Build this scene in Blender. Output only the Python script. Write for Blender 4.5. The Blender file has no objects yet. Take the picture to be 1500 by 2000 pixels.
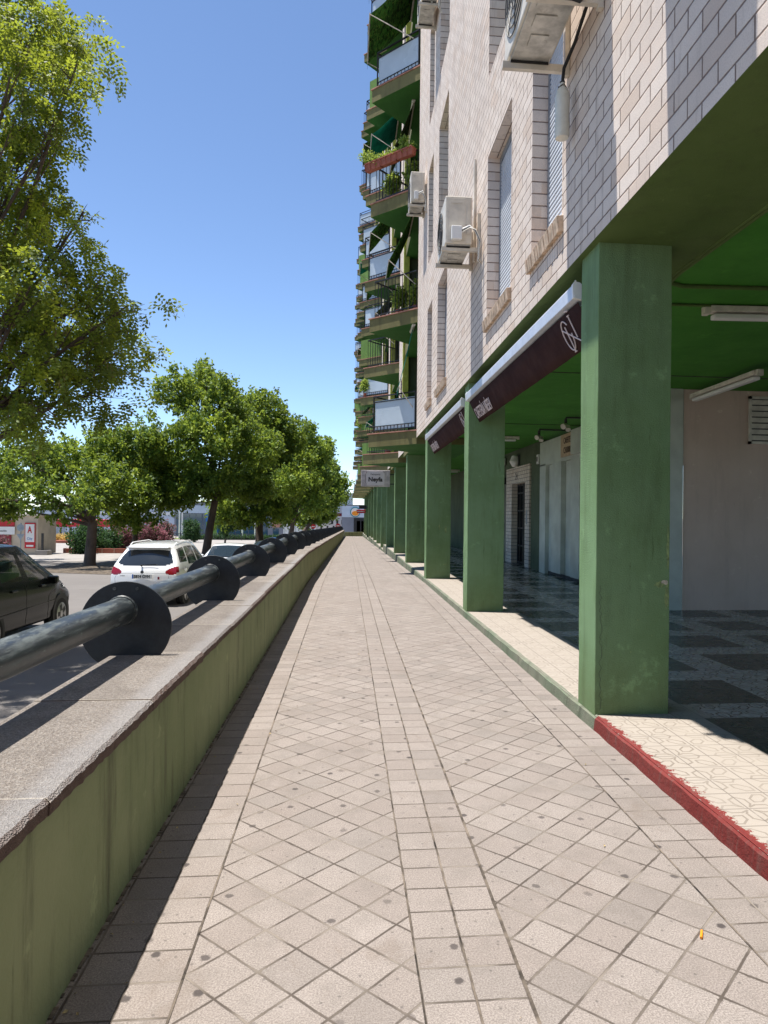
import bpy, math, random
import numpy as np
from mathutils import Matrix, Vector
R = math.radians
random.seed(7); rng = np.random.default_rng(7)
SC = bpy.context.scene; COL = SC.collection

# ------------------------------------------------------------ camera
cam = bpy.data.cameras.new('camera'); camo = bpy.data.objects.new('camera', cam); COL.objects.link(camo)
F = 1380.; YAW = math.atan(132/F); PIT = math.atan(7.4/F); ROL = R(.6)
fw = Vector((math.sin(YAW)*math.cos(PIT), math.cos(YAW)*math.cos(PIT), math.sin(PIT)))
r0 = Vector((math.cos(YAW), -math.sin(YAW), 0)); u0 = r0.cross(fw)
rt = r0*math.cos(ROL)+u0*math.sin(ROL); up = u0*math.cos(ROL)-r0*math.sin(ROL)
M = Matrix((rt, up, -fw)).transposed().to_4x4(); M.translation = (0, 0, 1.44)
camo.matrix_world = M
cam.sensor_width = 36; cam.lens = F/2000*36; cam.shift_x = -.03; cam.clip_end = 4000; cam.clip_start = .05
SC.camera = camo
# ------------------------------------------------------------ light
tosun = Vector((-.2286, .057, .972)).normalized()
EL = math.asin(tosun.z); AZ = math.atan2(tosun.x, tosun.y)
SC.world = bpy.data.worlds.new('World'); SC.world.use_nodes = True
wt = SC.world.node_tree; sky = wt.nodes.new('ShaderNodeTexSky'); sky.sky_type = 'NISHITA'; sky.sun_disc = False
sky.sun_elevation = EL; sky.sun_rotation = AZ; sky.air_density = 1.0; sky.dust_density = 0; sky.ozone_density = 3.0; sky.altitude = 2500
bg = wt.nodes['Background']; wt.links.new(sky.outputs[0], bg.inputs[0]); bg.inputs[1].default_value = .103
sl = bpy.data.lights.new('sun', 'SUN'); sl.energy = 4.2; sl.angle = R(.55); sl.color = (1, .955, .89)
so = bpy.data.objects.new('sun', sl); COL.objects.link(so); so.rotation_euler = tosun.to_track_quat('Z', 'Y').to_euler()
vs = SC.view_settings; vs.view_transform = 'Standard'; vs.look = 'None'; vs.gamma = 1; vs.exposure = 1.13
SC.cycles.max_bounces = 8; SC.cycles.diffuse_bounces = 5; SC.cycles.transparent_max_bounces = 12

# ------------------------------------------------------------ node expression helper
class G:
    def __init__(s, name, metallic=0, rough=.8, spec=.4):
        s.m = bpy.data.materials.new(name); s.m.use_nodes = True; s.t = s.m.node_tree
        s.b = s.t.nodes['Principled BSDF']; s.b.inputs['Metallic'].default_value = metallic
        s.b.inputs['Roughness'].default_value = rough; s.b.inputs['Specular IOR Level'].default_value = spec
        s._pos = s._n = s._o = None
    def N(s, k): return s.t.nodes.new('ShaderNode'+k)
    def put(s, v, sock):
        if isinstance(v, X): s.t.links.new(v.s, sock)
        elif isinstance(v, (tuple, list)):
            sock.default_value = tuple(v)+((1,) if len(v) == 3 and len(sock.default_value) == 4 else ())
        else: sock.default_value = v
    def math(s, op, *a):
        n = s.N('Math'); n.operation = op
        for i, v in enumerate(a): s.put(v, n.inputs[i])
        return X(s, n.outputs[0])
    def pos(s):
        if s._pos is None:
            n = s.N('NewGeometry'); d = s.N('SeparateXYZ'); s.t.links.new(n.outputs['Position'], d.inputs[0]); s.P = X(s, n.outputs['Position'])
            e = s.N('SeparateXYZ'); s.t.links.new(n.outputs['True Normal'], e.inputs[0])
            s._pos = [X(s, d.outputs[i]) for i in range(3)]; s._n = [X(s, e.outputs[i]) for i in range(3)]
        return s._pos
    def obj(s):
        n = s.N('TexCoord'); d = s.N('SeparateXYZ'); s.t.links.new(n.outputs['Object'], d.inputs[0]); s.O = X(s, n.outputs['Object'])
        return [X(s, d.outputs[i]) for i in range(3)]
    def uv(s):
        n = s.N('TexCoord'); d = s.N('SeparateXYZ'); s.t.links.new(n.outputs['UV'], d.inputs[0]); s.UV = X(s, n.outputs['UV'])
        return [X(s, d.outputs[i]) for i in range(2)]
    def vec(s, x, y, z=0):
        n = s.N('CombineXYZ')
        for i, v in enumerate((x, y, z)): s.put(v, n.inputs[i])
        return X(s, n.outputs[0])
    def noise(s, sc, det=3, rough=.5, v=None, dist=0):
        n = s.N('TexNoise'); n.inputs['Scale'].default_value = sc; n.inputs['Detail'].default_value = det; n.inputs['Roughness'].default_value = rough
        n.inputs['Distortion'].default_value = dist
        if v is None: s.pos(); v = s.P
        s.put(v, n.inputs['Vector']); return X(s, n.outputs['Fac'])
    def vor(s, sc, v=None, rnd=1, dim='3D'):
        n = s.N('TexVoronoi'); n.voronoi_dimensions = dim; n.inputs['Scale'].default_value = sc; n.inputs['Randomness'].default_value = rnd
        if v is None: s.pos(); v = s.P
        s.put(v, n.inputs['Vector']); return X(s, n.outputs['Distance']), X(s, n.outputs['Color'])
    def white(s, v):
        n = s.N('TexWhiteNoise'); n.noise_dimensions = '3D'; s.put(v, n.inputs['Vector']); return X(s, n.outputs['Value'])
    def ramp(s, v, a, b, c=0., d=1.):
        n = s.N('MapRange'); n.interpolation_type = 'SMOOTHSTEP'
        for i, q in enumerate((v, a, b, c, d)): s.put(q, n.inputs[i])
        return X(s, n.outputs[0])
    def mix(s, f, a, b):
        n = s.N('Mix'); n.data_type = 'RGBA'; s.put(f, n.inputs[0]); s.put(a, n.inputs[6]); s.put(b, n.inputs[7]); return X(s, n.outputs[2])
    def col(s, c): s.put(c, s.b.inputs['Base Color']); return s
    def rough(s, c): s.put(c, s.b.inputs['Roughness']); return s
    def bump(s, h, st=.5, d=.01):
        n = s.N('Bump'); n.inputs['Strength'].default_value = st; n.inputs['Distance'].default_value = d
        s.put(h, n.inputs['Height']); s.t.links.new(n.outputs[0], s.b.inputs['Normal']); return s
class X:
    def __init__(s, g, k): s.g = g; s.s = k
    def __add__(s, o): return s.g.math('ADD', s, o)
    __radd__ = __add__
    def __sub__(s, o): return s.g.math('SUBTRACT', s, o)
    def __rsub__(s, o): return s.g.math('SUBTRACT', o, s)
    def __mul__(s, o): return s.g.math('MULTIPLY', s, o)
    __rmul__ = __mul__
    def __truediv__(s, o): return s.g.math('DIVIDE', s, o)
    def fl(s): return s.g.math('FLOOR', s)
    def fr(s): return s.g.math('FRACT', s)
    def ab(s): return s.g.math('ABSOLUTE', s)
    def gt(s, o): return s.g.math('GREATER_THAN', s, o)
    def lt(s, o): return s.g.math('LESS_THAN', s, o)
    def mn(s, o): return s.g.math('MINIMUM', s, o)
    def mx(s, o): return s.g.math('MAXIMUM', s, o)

def rustplate():
    g = G('plate_paint', rough=.5, spec=.4); x, y, z = g.pos(); n = g.noise(18, 6, .8); c = g.mix(g.ramp(n, .35, .65), (.011, .015, .020), (.020, .026, .033)); st = g.noise(1, 5, .75, v=g.vec(x*40, y*40, z*5)); c = g.mix(g.ramp(st, .62, .75, 0, .35), c, (.06, .07, .075)); k = g.noise(45, 5, .8); c = g.mix(g.ramp(k, .70, .76, 0, .7), c, (.09, .05, .03)); g.col(c); g.rough(n*.3+.35); g.bump(n, .15, .003); return g.m
def simple(name, c, rough=.6, metallic=0, var=.12, sc=6, bump=0, bsc=60, spec=.4, dirt=0):
    g = G(name, metallic, rough, spec)
    n = g.noise(sc, 4, .6); c2 = tuple(q*(1-var*2) for q in c); c3 = tuple(min(1, q*(1+var)) for q in c)
    cc = g.mix(g.ramp(n, .3, .7), c2, c3)
    if dirt:
        d = g.ramp(g.noise(sc*.6, 6, .75), .55, .72, 0, dirt); cc = g.mix(d, cc, (.12, .10, .07))
    g.col(cc); g.rough(g.noise(sc*3, 2)*.15+(rough-.07))
    if bump: g.bump(g.noise(bsc, 3), bump, .01)
    return g.m
MAT = {}
# pavement: uv in tile units
def tile_mat():
    g = G('pavement_tile', rough=.85, spec=.25); u, v = g.uv(); g.pos()
    wob = (g.noise(9, 2)-.5)*.05
    fu = (u+wob).fr(); fv = (v+wob*.7).fr()
    e = ((fu-.5).ab()).mx((fv-.5).ab())
    jn = g.noise(40, 3)*.02
    cr_ = g.ramp(g.noise(6, 5, .8), .55, .75, 0, .035); joint = g.ramp(e+jn+cr_, .474, .496)
    jside = ((fu-.5).ab()).gt((fv-.5).ab())
    w = g.white(g.vec(u.fl(), v.fl(), 3.)); w2 = g.white(g.vec(u.fl(), v.fl(), 9.))
    c = g.mix(w, (.280, .241, .215), (.330, .291, .262))
    c = g.mix(g.ramp(w2, .84, .88, 0, .3), c, (.20, .185, .17))
    grain = g.noise(170, 3, .9); c = g.mix(g.ramp(grain, .36, .64, 0, 1), g.mix(.75, c, (.10, .082, .072)), c)
    sm = g.noise(55, 4, .7); c = g.mix(g.ramp(sm, .52, .75, 0, .45), c, (.155, .135, .12))
    big = g.noise(.9, 5, .7); c = g.mix(g.ramp(big, .45, .72, 0, .38), c, (.15, .13, .115))
    med = g.noise(5, 5, .7); c = g.mix(g.ramp(med, .45, .72, 0, .34), c, (.13, .115, .10))
    lt = g.noise(3.2, 4, .7); c = g.mix(g.ramp(lt, .56, .8, 0, .4), c, (.32, .285, .26))
    pt = g.noise(1.8, 6, .75, dist=1.2); c = g.mix(g.ramp(pt, .56, .66, 0, .28), c, (.15, .115, .09)); sc_ = g.noise(14, 6, .8); c = g.mix(g.ramp(sc_, .60, .72, 0, .35), c, (.36, .32, .29))
    d, cc = g.vor(5.0, g.P, dim='2D'); s = g.N('SeparateColor'); g.t.links.new(cc.s, s.inputs[0]); rr = X(g, s.outputs[0])
    gum = g.ramp(d+(g.noise(60, 3)-.5)*.09, .055, .10, 1, 0)*rr.gt(.60); gum = gum*(X(g, s.outputs[1])*.6+.35)
    c = g.mix(gum, c, (.05, .042, .04))
    d2, cc2 = g.vor(17, g.P, dim='2D'); s2 = g.N('SeparateColor'); g.t.links.new(cc2.s, s2.inputs[0])
    sp = g.ramp(d2, .05, .12, 1, 0)*X(g, s2.outputs[0]).gt(.85); c = g.mix(sp*.6, c, (.08, .07, .065))
    jc = g.mix(g.ramp(g.noise(5, 4), .40, .68), (.065, .052, .042), (.21, .18, .15))
    c = g.mix(joint*.95, c, jc); g.col(c)
    g.bump(grain*.12+sm*.15-joint*1.0+w*.25, .55, .006)
    return g.m
MAT['tile'] = tile_mat()
def seg(g, px, py, a, b, w):
    ax, ay = a; bx, by = b; L = math.hypot(bx-ax, by-ay); dx, dy = (bx-ax)/L, (by-ay)/L
    t = (px-ax)*dx+(py-ay)*dy; d = ((py-ay)*dx-(px-ax)*dy).ab()
    return d.lt(w)*t.gt(-w)*t.lt(L+w)
def arcade_mat():
    g = G('arcade_tile', rough=.3, spec=.28); x, y, z = g.pos()
    T = .18; u = (x-1.70)/T; v = (y-.08)/T
    e = ((u.fr()-.5).ab()).mx((v.fr()-.5).ab()); joint = g.ramp(e, .468, .49)
    cu = ((u/2).fr()-.5).ab()*2; cv = ((v/2).fr()-.5).ab()*2   # 0 centre .. 1 edge of a 4 tile cell
    p = cu.mx(cv); q = cu.mn(cv)
    ln = None
    for a, b in (((.10, .10), (.30, .22)), ((.30, .22), (.58, .22)), ((.58, .22), (.74, 0.)), ((.40, .40), (.62, .40)), ((.62, .40), (.86, .62)), ((.86, .62), (.86, .86))):
        s_ = seg(g, p, q, a, b, .030); ln = s_ if ln is None else ln.mx(s_)
    per = 6.0
    mu = (((u-4)/per).fr())*per; mv = (((v-3)/per).fr())*per
    dark = mu.lt(4.)*mv.lt(4.)*u.gt(4.)
    wv = g.white(g.vec((u/2).fl(), (v/2).fl(), 1.))
    wear = g.ramp(g.noise(2.3, 3)+wv*.35, .35, .95, 1., .3)
    c = g.mix(g.noise(6, 4), (.30, .262, .222), (.345, .305, .262)); c = g.mix(ln*wear, c, (.20, .17, .14))
    dk = g.mix(g.noise(12, 3), (.022, .04, .034), (.045, .07, .06)); c = g.mix(dark, c, dk)
    inner = x.gt(2.5); c = g.mix(inner*(1-dark)*(1-ln)*.5, c, (.55, .50, .44)); c = g.mix(inner*ln*(1-dark), c, (.03, .025, .02))  # brightness painted in past the sunlit strip: paler tiles, darker motif lines
    c = g.mix(joint*.7, c, (.12, .10, .085))
    st = g.ramp(g.noise(7, 5, .7), .6, .72, 0, .5); c = g.mix(st, c, (.35, .31, .27))
    red = x.lt(g.noise(20, 6, .8)*.26+1.61)*y.lt(4.66)*g.noise(30, 4).gt(.36); c = g.mix(red, c, (.155, .022, .018))
    g.col(c); g.rough(g.noise(9, 3)*.2+(g.ramp(x, 2.2, 2.5, .6, .16))); g.bump(g.noise(30, 3)*.2-joint, .25, .003)
    return g.m
MAT['arcade'] = arcade_mat()
def brick_mat(name, c1, c2, mort, bw=.29, bh=.11, off=.5):
    g = G(name, rough=.85, spec=.25); x, y, z = g.pos(); nx, ny, nz = [q.ab() for q in g._n]
    u = y*nx+x*ny+y*nz; v = z*(1-nz)+x*nz
    row = (v/bh).fl(); uu = u/bw+row*off; fu = uu.fr(); fv = (v/bh).fr()
    jx = ((fu-.5).ab()-.5)*-bw; jz = ((fv-.5).ab()-.5)*-bh
    wob = (g.noise(25, 3)-.5)*.006
    d = (jx+ny*.2).mn(jz)+wob; j = g.ramp(d, .003, .0075, 1, 0)
    w = g.white(g.vec(uu.fl(), row, 5.)); c = g.mix(w, c1, c2)
    w2 = g.white(g.vec(uu.fl(), row, 11.)); c = g.mix(g.ramp(w2, .86, .9, 0, .45), c, (.60, .45, .34))
    gr = g.noise(140, 3, .8); c = g.mix(g.ramp(gr, .3, .6, .35, 0), c, (.30, .24, .20))
    big = g.noise(.7, 5, .7); c = g.mix(g.ramp(big, .42, .75, 0, .35), c, (.42, .36, .33))
    gv = g.vec(x*9, y*9, z*.9); st = g.noise(1, 5, .75, v=gv); c = g.mix(g.ramp(st, .52, .72, 0, .5), c, (.27, .20, .16)); pk = g.noise(2.2, 5, .7); c = g.mix(g.ramp(pk, .5, .72, 0, .35), c, (.70, .53, .42))
    c = g.mix(j, c, mort); g.col(c); g.bump(gr*.22-j*1.0+w*.2, .7, .008)
    return g.m
MAT['brick'] = brick_mat('cream_brick', (.71, .605, .52), (.79, .69, .605), (.22, .16, .13))
MAT['brick_small'] = brick_mat('cream_door_brick', (.70, .62, .53), (.78, .70, .60), (.10, .08, .07), .22, .10)
MAT['sill'] = simple('tan_sill_brick', (.66, .50, .36), .85, 0, .18, 14, .5, 120, .2, .35)
def streak(name, c, c2, dirt=(.05, .05, .035), rough=.75, bs=90, bst=.5, vs=6, amt=.5):
    g = G(name, rough=rough, spec=.25); x, y, z = g.pos()
    n = g.noise(1.3, 5, .65); cc = g.mix(g.ramp(n, .3, .7), c, c2)
    st = g.noise(1, 5, .7, v=g.vec(x*vs, y*vs, z*.8)); cc = g.mix(g.ramp(st, .48, .72, 0, amt), cc, dirt)
    st2 = g.noise(1, 4, .7, v=g.vec(x*vs*4, y*vs*4, z*2.2)); cc = g.mix(g.ramp(st2, .64, .74, 0, .55), cc, dirt)
    pa = g.noise(5, 5, .7); cc = g.mix(g.ramp(pa, .60, .70, 0, .35), cc, tuple(min(1, q*1.7) for q in c2))
    g.col(cc); g.bump(g.noise(bs, 4, .65)+n, bst, .006); return g.m
MAT['olive'] = streak('olive_wall_paint', (.20, .225, .10), (.27, .28, .14), (.075, .07, .035), bs=45, bst=.8, amt=.7)
MAT['column'] = streak('green_column_plaster', (.145, .24, .10), (.195, .31, .155), (.07, .10, .04), bs=110, bst=1.0, amt=.35)
def column_extra():
    m = MAT['column']; t = m.node_tree; b = t.nodes['Principled BSDF']; g = G.__new__(G); g.m = m; g.t = t; g.b = b; g._pos = g._n = None
    x, y, z = g.pos(); src = X(g, b.inputs['Base Color'].links[0].from_socket)
    a = g.noise(1, 5, .75, v=g.vec(x*45, y*45, z*3)); c = g.mix(g.ramp(a, .5, .75, 0, .30), src, (.10, .15, .06))
    f = g.ramp(z+(g.noise(5, 5, .8)-.5)*1.3, .0, .65, .55, 0); c = g.mix(f*g.noise(3, 4), c, (.12, .13, .05))
    k = g.noise(16, 6, .8); c = g.mix(g.ramp(k, .66, .72, 0, .6), c, (.30, .40, .26)); g.col(c)
column_extra()
MAT['soffit'] = streak('olive_beam_paint', (.085, .14, .035), (.11, .165, .05), (.06, .075, .03), amt=.3)
MAT['ceiling'] = streak('vivid_green_ceiling', (.05, .21, .022), (.07, .26, .032), (.03, .10, .015), amt=.25)
MAT['slab'] = streak('olive_slab_paint', (.155, .14, .055), (.20, .18, .075), (.07, .06, .03), amt=.4)
MAT['greenslab'] = streak('green_slab_underside', (.03, .125, .022), (.045, .155, .03), (.02, .06, .012), amt=.2)
MAT['panel'] = streak('bright_green_panel', (.12, .22, .045), (.16, .27, .07), (.06, .10, .03), amt=.3)
MAT['shopgrey'] = streak('taupe_shop_wall', (.62, .475, .40), (.68, .53, .45), (.36, .27, .23), amt=.25, bst=.3)
MAT['clad'] = simple('pale_green_white_cladding', (.52, .56, .50), .35, 0, .08, 2)
MAT['dkgreen'] = streak('dark_green_wall', (.075, .10, .06), (.10, .13, .08), (.04, .05, .03))
MAT['plaster'] = streak('recess_plaster', (.10, .11, .06), (.15, .16, .09), (.05, .05, .03))
def coping_mat():
    g = G('granular_concrete', rough=.9, spec=.2); x, y, z = g.pos(); nz = g._n[2].ab()
    d, cc = g.vor(210); gr = g.noise(90, 4, .8); c = g.mix(g.ramp(gr, .3, .7), (.20, .172, .15), (.43, .38, .33))
    s = g.N('SeparateColor'); g.t.links.new(cc.s, s.inputs[0]); c = g.mix(X(g, s.outputs[0])*.45, c, (.08, .07, .062))
    c = g.mix(X(g, s.outputs[1]).gt(.8)*.45, c, (.45, .43, .40))
    jt = (((y+1.07)/1.03).fr()-.0+.0); jd = jt.mn(1-jt)*1.03; w = g.white(g.vec(((y+1.07)/1.03).fl(), 1., 2.)); c = g.mix(w*.5, c, (.14, .12, .105))
    big = g.noise(3, 5, .7); c = g.mix(g.ramp(big, .42, .72, 0, .5), c, (.13, .11, .095))
    edge = g.ramp(x+(g.noise(7, 4)-.5)*.06, -.93, -.85, 0, .35)*y.lt(14.); c = g.mix(edge, c, (.36, .36, .37)); c = g.mix(g.ramp(jd+(g.noise(30, 3)-.5)*.008, .003, .007, .8, 0), c, (.50, .45, .38))
    lich = g.ramp(g.noise(12, 5, .8), .62, .72, 0, .5); c = g.mix(lich, c, (.34, .31, .27))
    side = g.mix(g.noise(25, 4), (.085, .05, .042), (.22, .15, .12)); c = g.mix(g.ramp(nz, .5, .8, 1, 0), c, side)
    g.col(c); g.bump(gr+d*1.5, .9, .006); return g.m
MAT['coping'] = coping_mat()
def asphalt_mat():
    g = G('asphalt', rough=.9, spec=.2); x, y, z = g.pos()
    n = g.noise(150, 3, .8); c = g.mix(n, (.115, .105, .098), (.19, .175, .162)); b = g.noise(.35, 5, .65)
    c = g.mix(g.ramp(b, .4, .7, 0, .45), c, (.20, .185, .17)); p = g.noise(1.7, 5, .7); c = g.mix(g.ramp(p, .58, .7, 0, .5), c, (.09, .085, .08))
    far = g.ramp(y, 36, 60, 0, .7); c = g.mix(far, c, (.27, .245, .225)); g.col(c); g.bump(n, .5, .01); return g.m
MAT['asphalt'] = asphalt_mat()
MAT['paving'] = simple('pale_paving', (.30, .275, .25), .9, 0, .1, 1.5, .3)
MAT['earth'] = simple('dry_earth', (.11, .085, .06), .95, 0, .3, 5, .8, 30)
MAT['grass'] = simple('dry_grass', (.22, .27, .08), .95, 0, .3, 3, .5, 30)
MAT['kerb'] = streak('grey_green_kerb', (.11, .15, .095), (.20, .20, .15), (.05, .05, .035), bst=1)
MAT['redkerb'] = streak('red_kerb_paint', (.135, .018, .015), (.18, .034, .028), (.12, .085, .07), bst=1, bs=40, vs=20)
MAT['railpaint'] = rustplate()
def pipe_mat():
    g = G('worn_green_pipe_paint', rough=.22, spec=.7); x, y, z = g.pos()
    n = g.noise(1, 5, .75, v=g.vec(x*10, y*3.5, z*40)); sc = g.ramp(n, .46, .66)
    c = g.mix(sc, (.024, .030, .034), (.095, .112, .112)); n2 = g.noise(1, 5, .75, v=g.vec(x*60, y*18, z*60)); c = g.mix(g.ramp(n2, .60, .70, 0, .6), c, (.19, .22, .21))
    g.col(c); g.rough(sc*.25+.32+g.noise(20, 3)*.12); g.bump(n2, .15, .003); return g.m
MAT['pipe'] = pipe_mat()
MAT['slat'] = simple('pale_blue_shutter', (.56, .60, .66), .5, 0, .06, 3)
MAT['frame'] = simple('grey_aluminium', (.30, .33, .37), .4, .5, .08)
MAT['ac'] = simple('weathered_cream_casing', (.66, .61, .52), .5, 0, .1, 4, dirt=.35)
MAT['acpan'] = simple('galvanised_pan', (.50, .49, .45), .4, .4, .15, 9, dirt=.5)
MAT['rubber'] = simple('black_rubber', (.02, .02, .02), .7)
MAT['dark'] = simple('dark_grille', (.05, .05, .05), .6)
MAT['black'] = simple('black_metal', (.018, .018, .02), .45)
MAT['white'] = simple('white_enamel', (.80, .80, .78), .35, 0, .04, 3)
MAT['lampdirty'] = simple('dusty_lamp_white', (.66, .62, .54), .5, 0, .1, 8, dirt=.25)
MAT['silver'] = simple('silver_cassette', (.62, .65, .72), .35, .15, .05)
def fabric(name, c, c2, camo=False, tr=.25):
    g = G(name, rough=.9, spec=.1); n = g.noise(3.5 if not camo else 2.6, 4, .6); cc = g.mix(g.ramp(n, .35, .65), c, c2)
    if camo:
        g.pos(); x, y, z = g._pos; n2 = g.noise(1, 5, .7, v=g.vec(x*5+z*4, y*5, z*14)); cc = g.mix(g.ramp(n2, .46, .56), cc, (.022, .05, .018)); n3 = g.noise(1, 4, .7, v=g.vec(x*9+3, y*8, z*25)); cc = g.mix(g.ramp(n3, .56, .62), cc, (.16, .24, .06))
    g.col(cc); g.bump(g.noise(9, 3), .25, .03)
    t = g.N('BsdfTranslucent'); g.put(cc, t.inputs[0]); m = g.N('MixShader'); m.inputs[0].default_value = tr
    g.t.links.new(g.b.outputs[0], m.inputs[1]); g.t.links.new(t.outputs[0], m.inputs[2]); g.t.links.new(m.outputs[0], g.t.nodes['Material Output'].inputs[0]); return g.m
MAT['maroon'] = fabric('maroon_canvas', (.055, .027, .026), (.075, .038, .036))
MAT['camo'] = fabric('camouflage_green_canvas', (.05, .15, .035), (.09, .22, .05), True, .35)
MAT['teal'] = fabric('teal_green_canvas', (.01, .17, .12), (.02, .23, .16), False, .35)
MAT['drab'] = fabric('drab_canvas', (.11, .13, .07), (.16, .18, .10), True, .3)
MAT['cream_text'] = simple('cream_lettering', (.72, .60, .58), .8, 0, .03)
MAT['darktext'] = simple('dark_lettering', (.03, .028, .028), .7, 0, .03)
MAT['browntext'] = simple('brown_lettering', (.07, .045, .035), .7, 0, .03)
MAT['signbox'] = simple('grey_mauve_sign_face', (.55, .50, .50), .5, 0, .16, 7)
MAT['signpale'] = simple('pale_sign_panel', (.70, .65, .66), .5, 0, .03)
MAT['signbeige'] = simple('beige_sign_board', (.50, .37, .24), .6, 0, .08)
MAT['red'] = simple('red_sign_paint', (.55, .02, .03), .4, 0, .06)
MAT['darkred'] = simple('dark_red_door', (.25, .015, .03), .4, 0, .1)
MAT['blue'] = simple('blue_sign_paint', (.01, .13, .50), .4, 0, .05)
MAT['orange'] = simple('orange_paint', (.85, .28, .02), .5, 0, .08)
MAT['tealp'] = simple('teal_ring_paint', (.03, .23, .28), .5, 0, .05)
MAT['terra'] = simple('terracotta', (.36, .11, .07), .7, 0, .12, 10)
MAT['tiletrim'] = simple('terracotta_trim', (.45, .22, .16), .8, 0, .15, 9)
MAT['beige'] = simple('beige_render', (.56, .48, .37), .85, 0, .06, 2)
MAT['paleblue'] = simple('pale_blue_metal_wall', (.50, .56, .66), .6, 0, .04, .5)
MAT['greywall'] = simple('grey_blue_panel_wall', (.19, .20, .24), .6, 0, .05, .5)
MAT['whitewall'] = simple('white_render', (.74, .73, .71), .8, 0, .04, .5)
MAT['bark'] = streak('dark_bark', (.075, .055, .045), (.12, .09, .072), (.03, .024, .02), bs=25, bst=1.2, vs=14)
MAT['water'] = simple('cloudy_bottle_water', (.66, .66, .58), .25, 0, .05)
MAT['yellowwall'] = simple('yellow_green_strip', (.46, .48, .08), .7)
def glassy(name, c, rough=.06, tr=0, alpha=None):
    g = G(name, rough=rough, spec=.8); g.col(c); g.noise(2)
    if tr: g.b.inputs['Transmission Weight'].default_value = tr
    if alpha: g.b.inputs['Alpha'].default_value = alpha
    return g.m
MAT['glass'] = glassy('dark_tinted_glass', (.018, .022, .026))
MAT['glassb'] = glassy('blue_glazing', (.03, .075, .12), .05)
MAT['sideglass'] = glassy('clear_car_glass', (.02, .03, .03), .04, 0, .72)
MAT['frost'] = simple('frosted_pane', (.50, .58, .64), .25, 0, .06, .8, spec=.6)
def paint(name, c, metal=0.):
    g = G(name, metal, .25, .5); g.b.inputs['Coat Weight'].default_value = 1; g.b.inputs['Coat Roughness'].default_value = .04
    g.col(g.mix(g.noise(1.2, 3), c, tuple(q*.93 for q in c))); g.bump(g.noise(3, 2), .03, .01); return g.m
MAT['cwhite'] = paint('white_car_paint', (.78, .78, .77)); MAT['cblack'] = paint('black_green_car_paint', (.004, .005, .005)); MAT['cblack'].node_tree.nodes['Principled BSDF'].inputs['Coat Weight'].default_value = .15; MAT['cblack'].node_tree.nodes['Principled BSDF'].inputs['Specular IOR Level'].default_value = .2
MAT['cblue'] = paint('blue_car_paint', (.03, .12, .38), .3); MAT['cdark'] = paint('charcoal_car_paint', (.03, .032, .036))
MAT['redlens'] = glassy('red_lens', (.22, .006, .012), .1); MAT['clearlens'] = glassy('clear_lens', (.6, .6, .6), .1)
MAT['rim'] = simple('alloy_rim', (.5, .5, .5), .3, .8); MAT['tyre'] = simple('tyre_rubber', (.025, .025, .025), .85)
MAT['plate'] = simple('number_plate_white', (.75, .75, .72), .5, 0, .02); MAT['chrome'] = simple('brushed_chrome', (.6, .6, .6), .2, 1)
def leaf_mat(name, c1, c2, c3):
    g = G(name, rough=.55, spec=.3); a = g.N('Attribute'); a.attribute_name = 'tint'; t = X(g, a.outputs['Fac'])
    n = g.noise(.9, 3, .6); c = g.mix(g.ramp(t, 0, .75), c1, c2); c = g.mix(g.ramp(t*.75+n*.6, .82, .98, 0, .9), c, c3)
    c = g.mix(t.gt(1.5), c, (.14, .085, .06))
    g.col(c); tr = g.N('BsdfTranslucent'); g.put(g.mix(.5, c, tuple(min(1, q*1.6) for q in c3)), tr.inputs[0]); m = g.N('MixShader'); m.inputs[0].default_value = .38
    g.t.links.new(g.b.outputs[0], m.inputs[1]); g.t.links.new(tr.outputs[0], m.inputs[2]); g.t.links.new(m.outputs[0], g.t.nodes['Material Output'].inputs[0]); return g.m
MAT['leaf'] = leaf_mat('pagoda_tree_leaf', (.055, .095, .018), (.15, .21, .028), (.46, .52, .045))
MAT['leaf2'] = leaf_mat('street_tree_leaf', (.045, .09, .016), (.12, .20, .026), (.34, .42, .05))
MAT['leafdark'] = leaf_mat('shrub_leaf', (.02, .055, .02), (.04, .09, .03), (.08, .15, .04))
MAT['pink'] = leaf_mat('oleander_flower_and_leaf', (.045, .085, .03), (.20, .07, .09), (.42, .16, .21))
MAT['leafy'] = leaf_mat('potted_plant_leaf', (.10, .20, .03), (.25, .35, .05), (.5, .55, .12))

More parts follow.
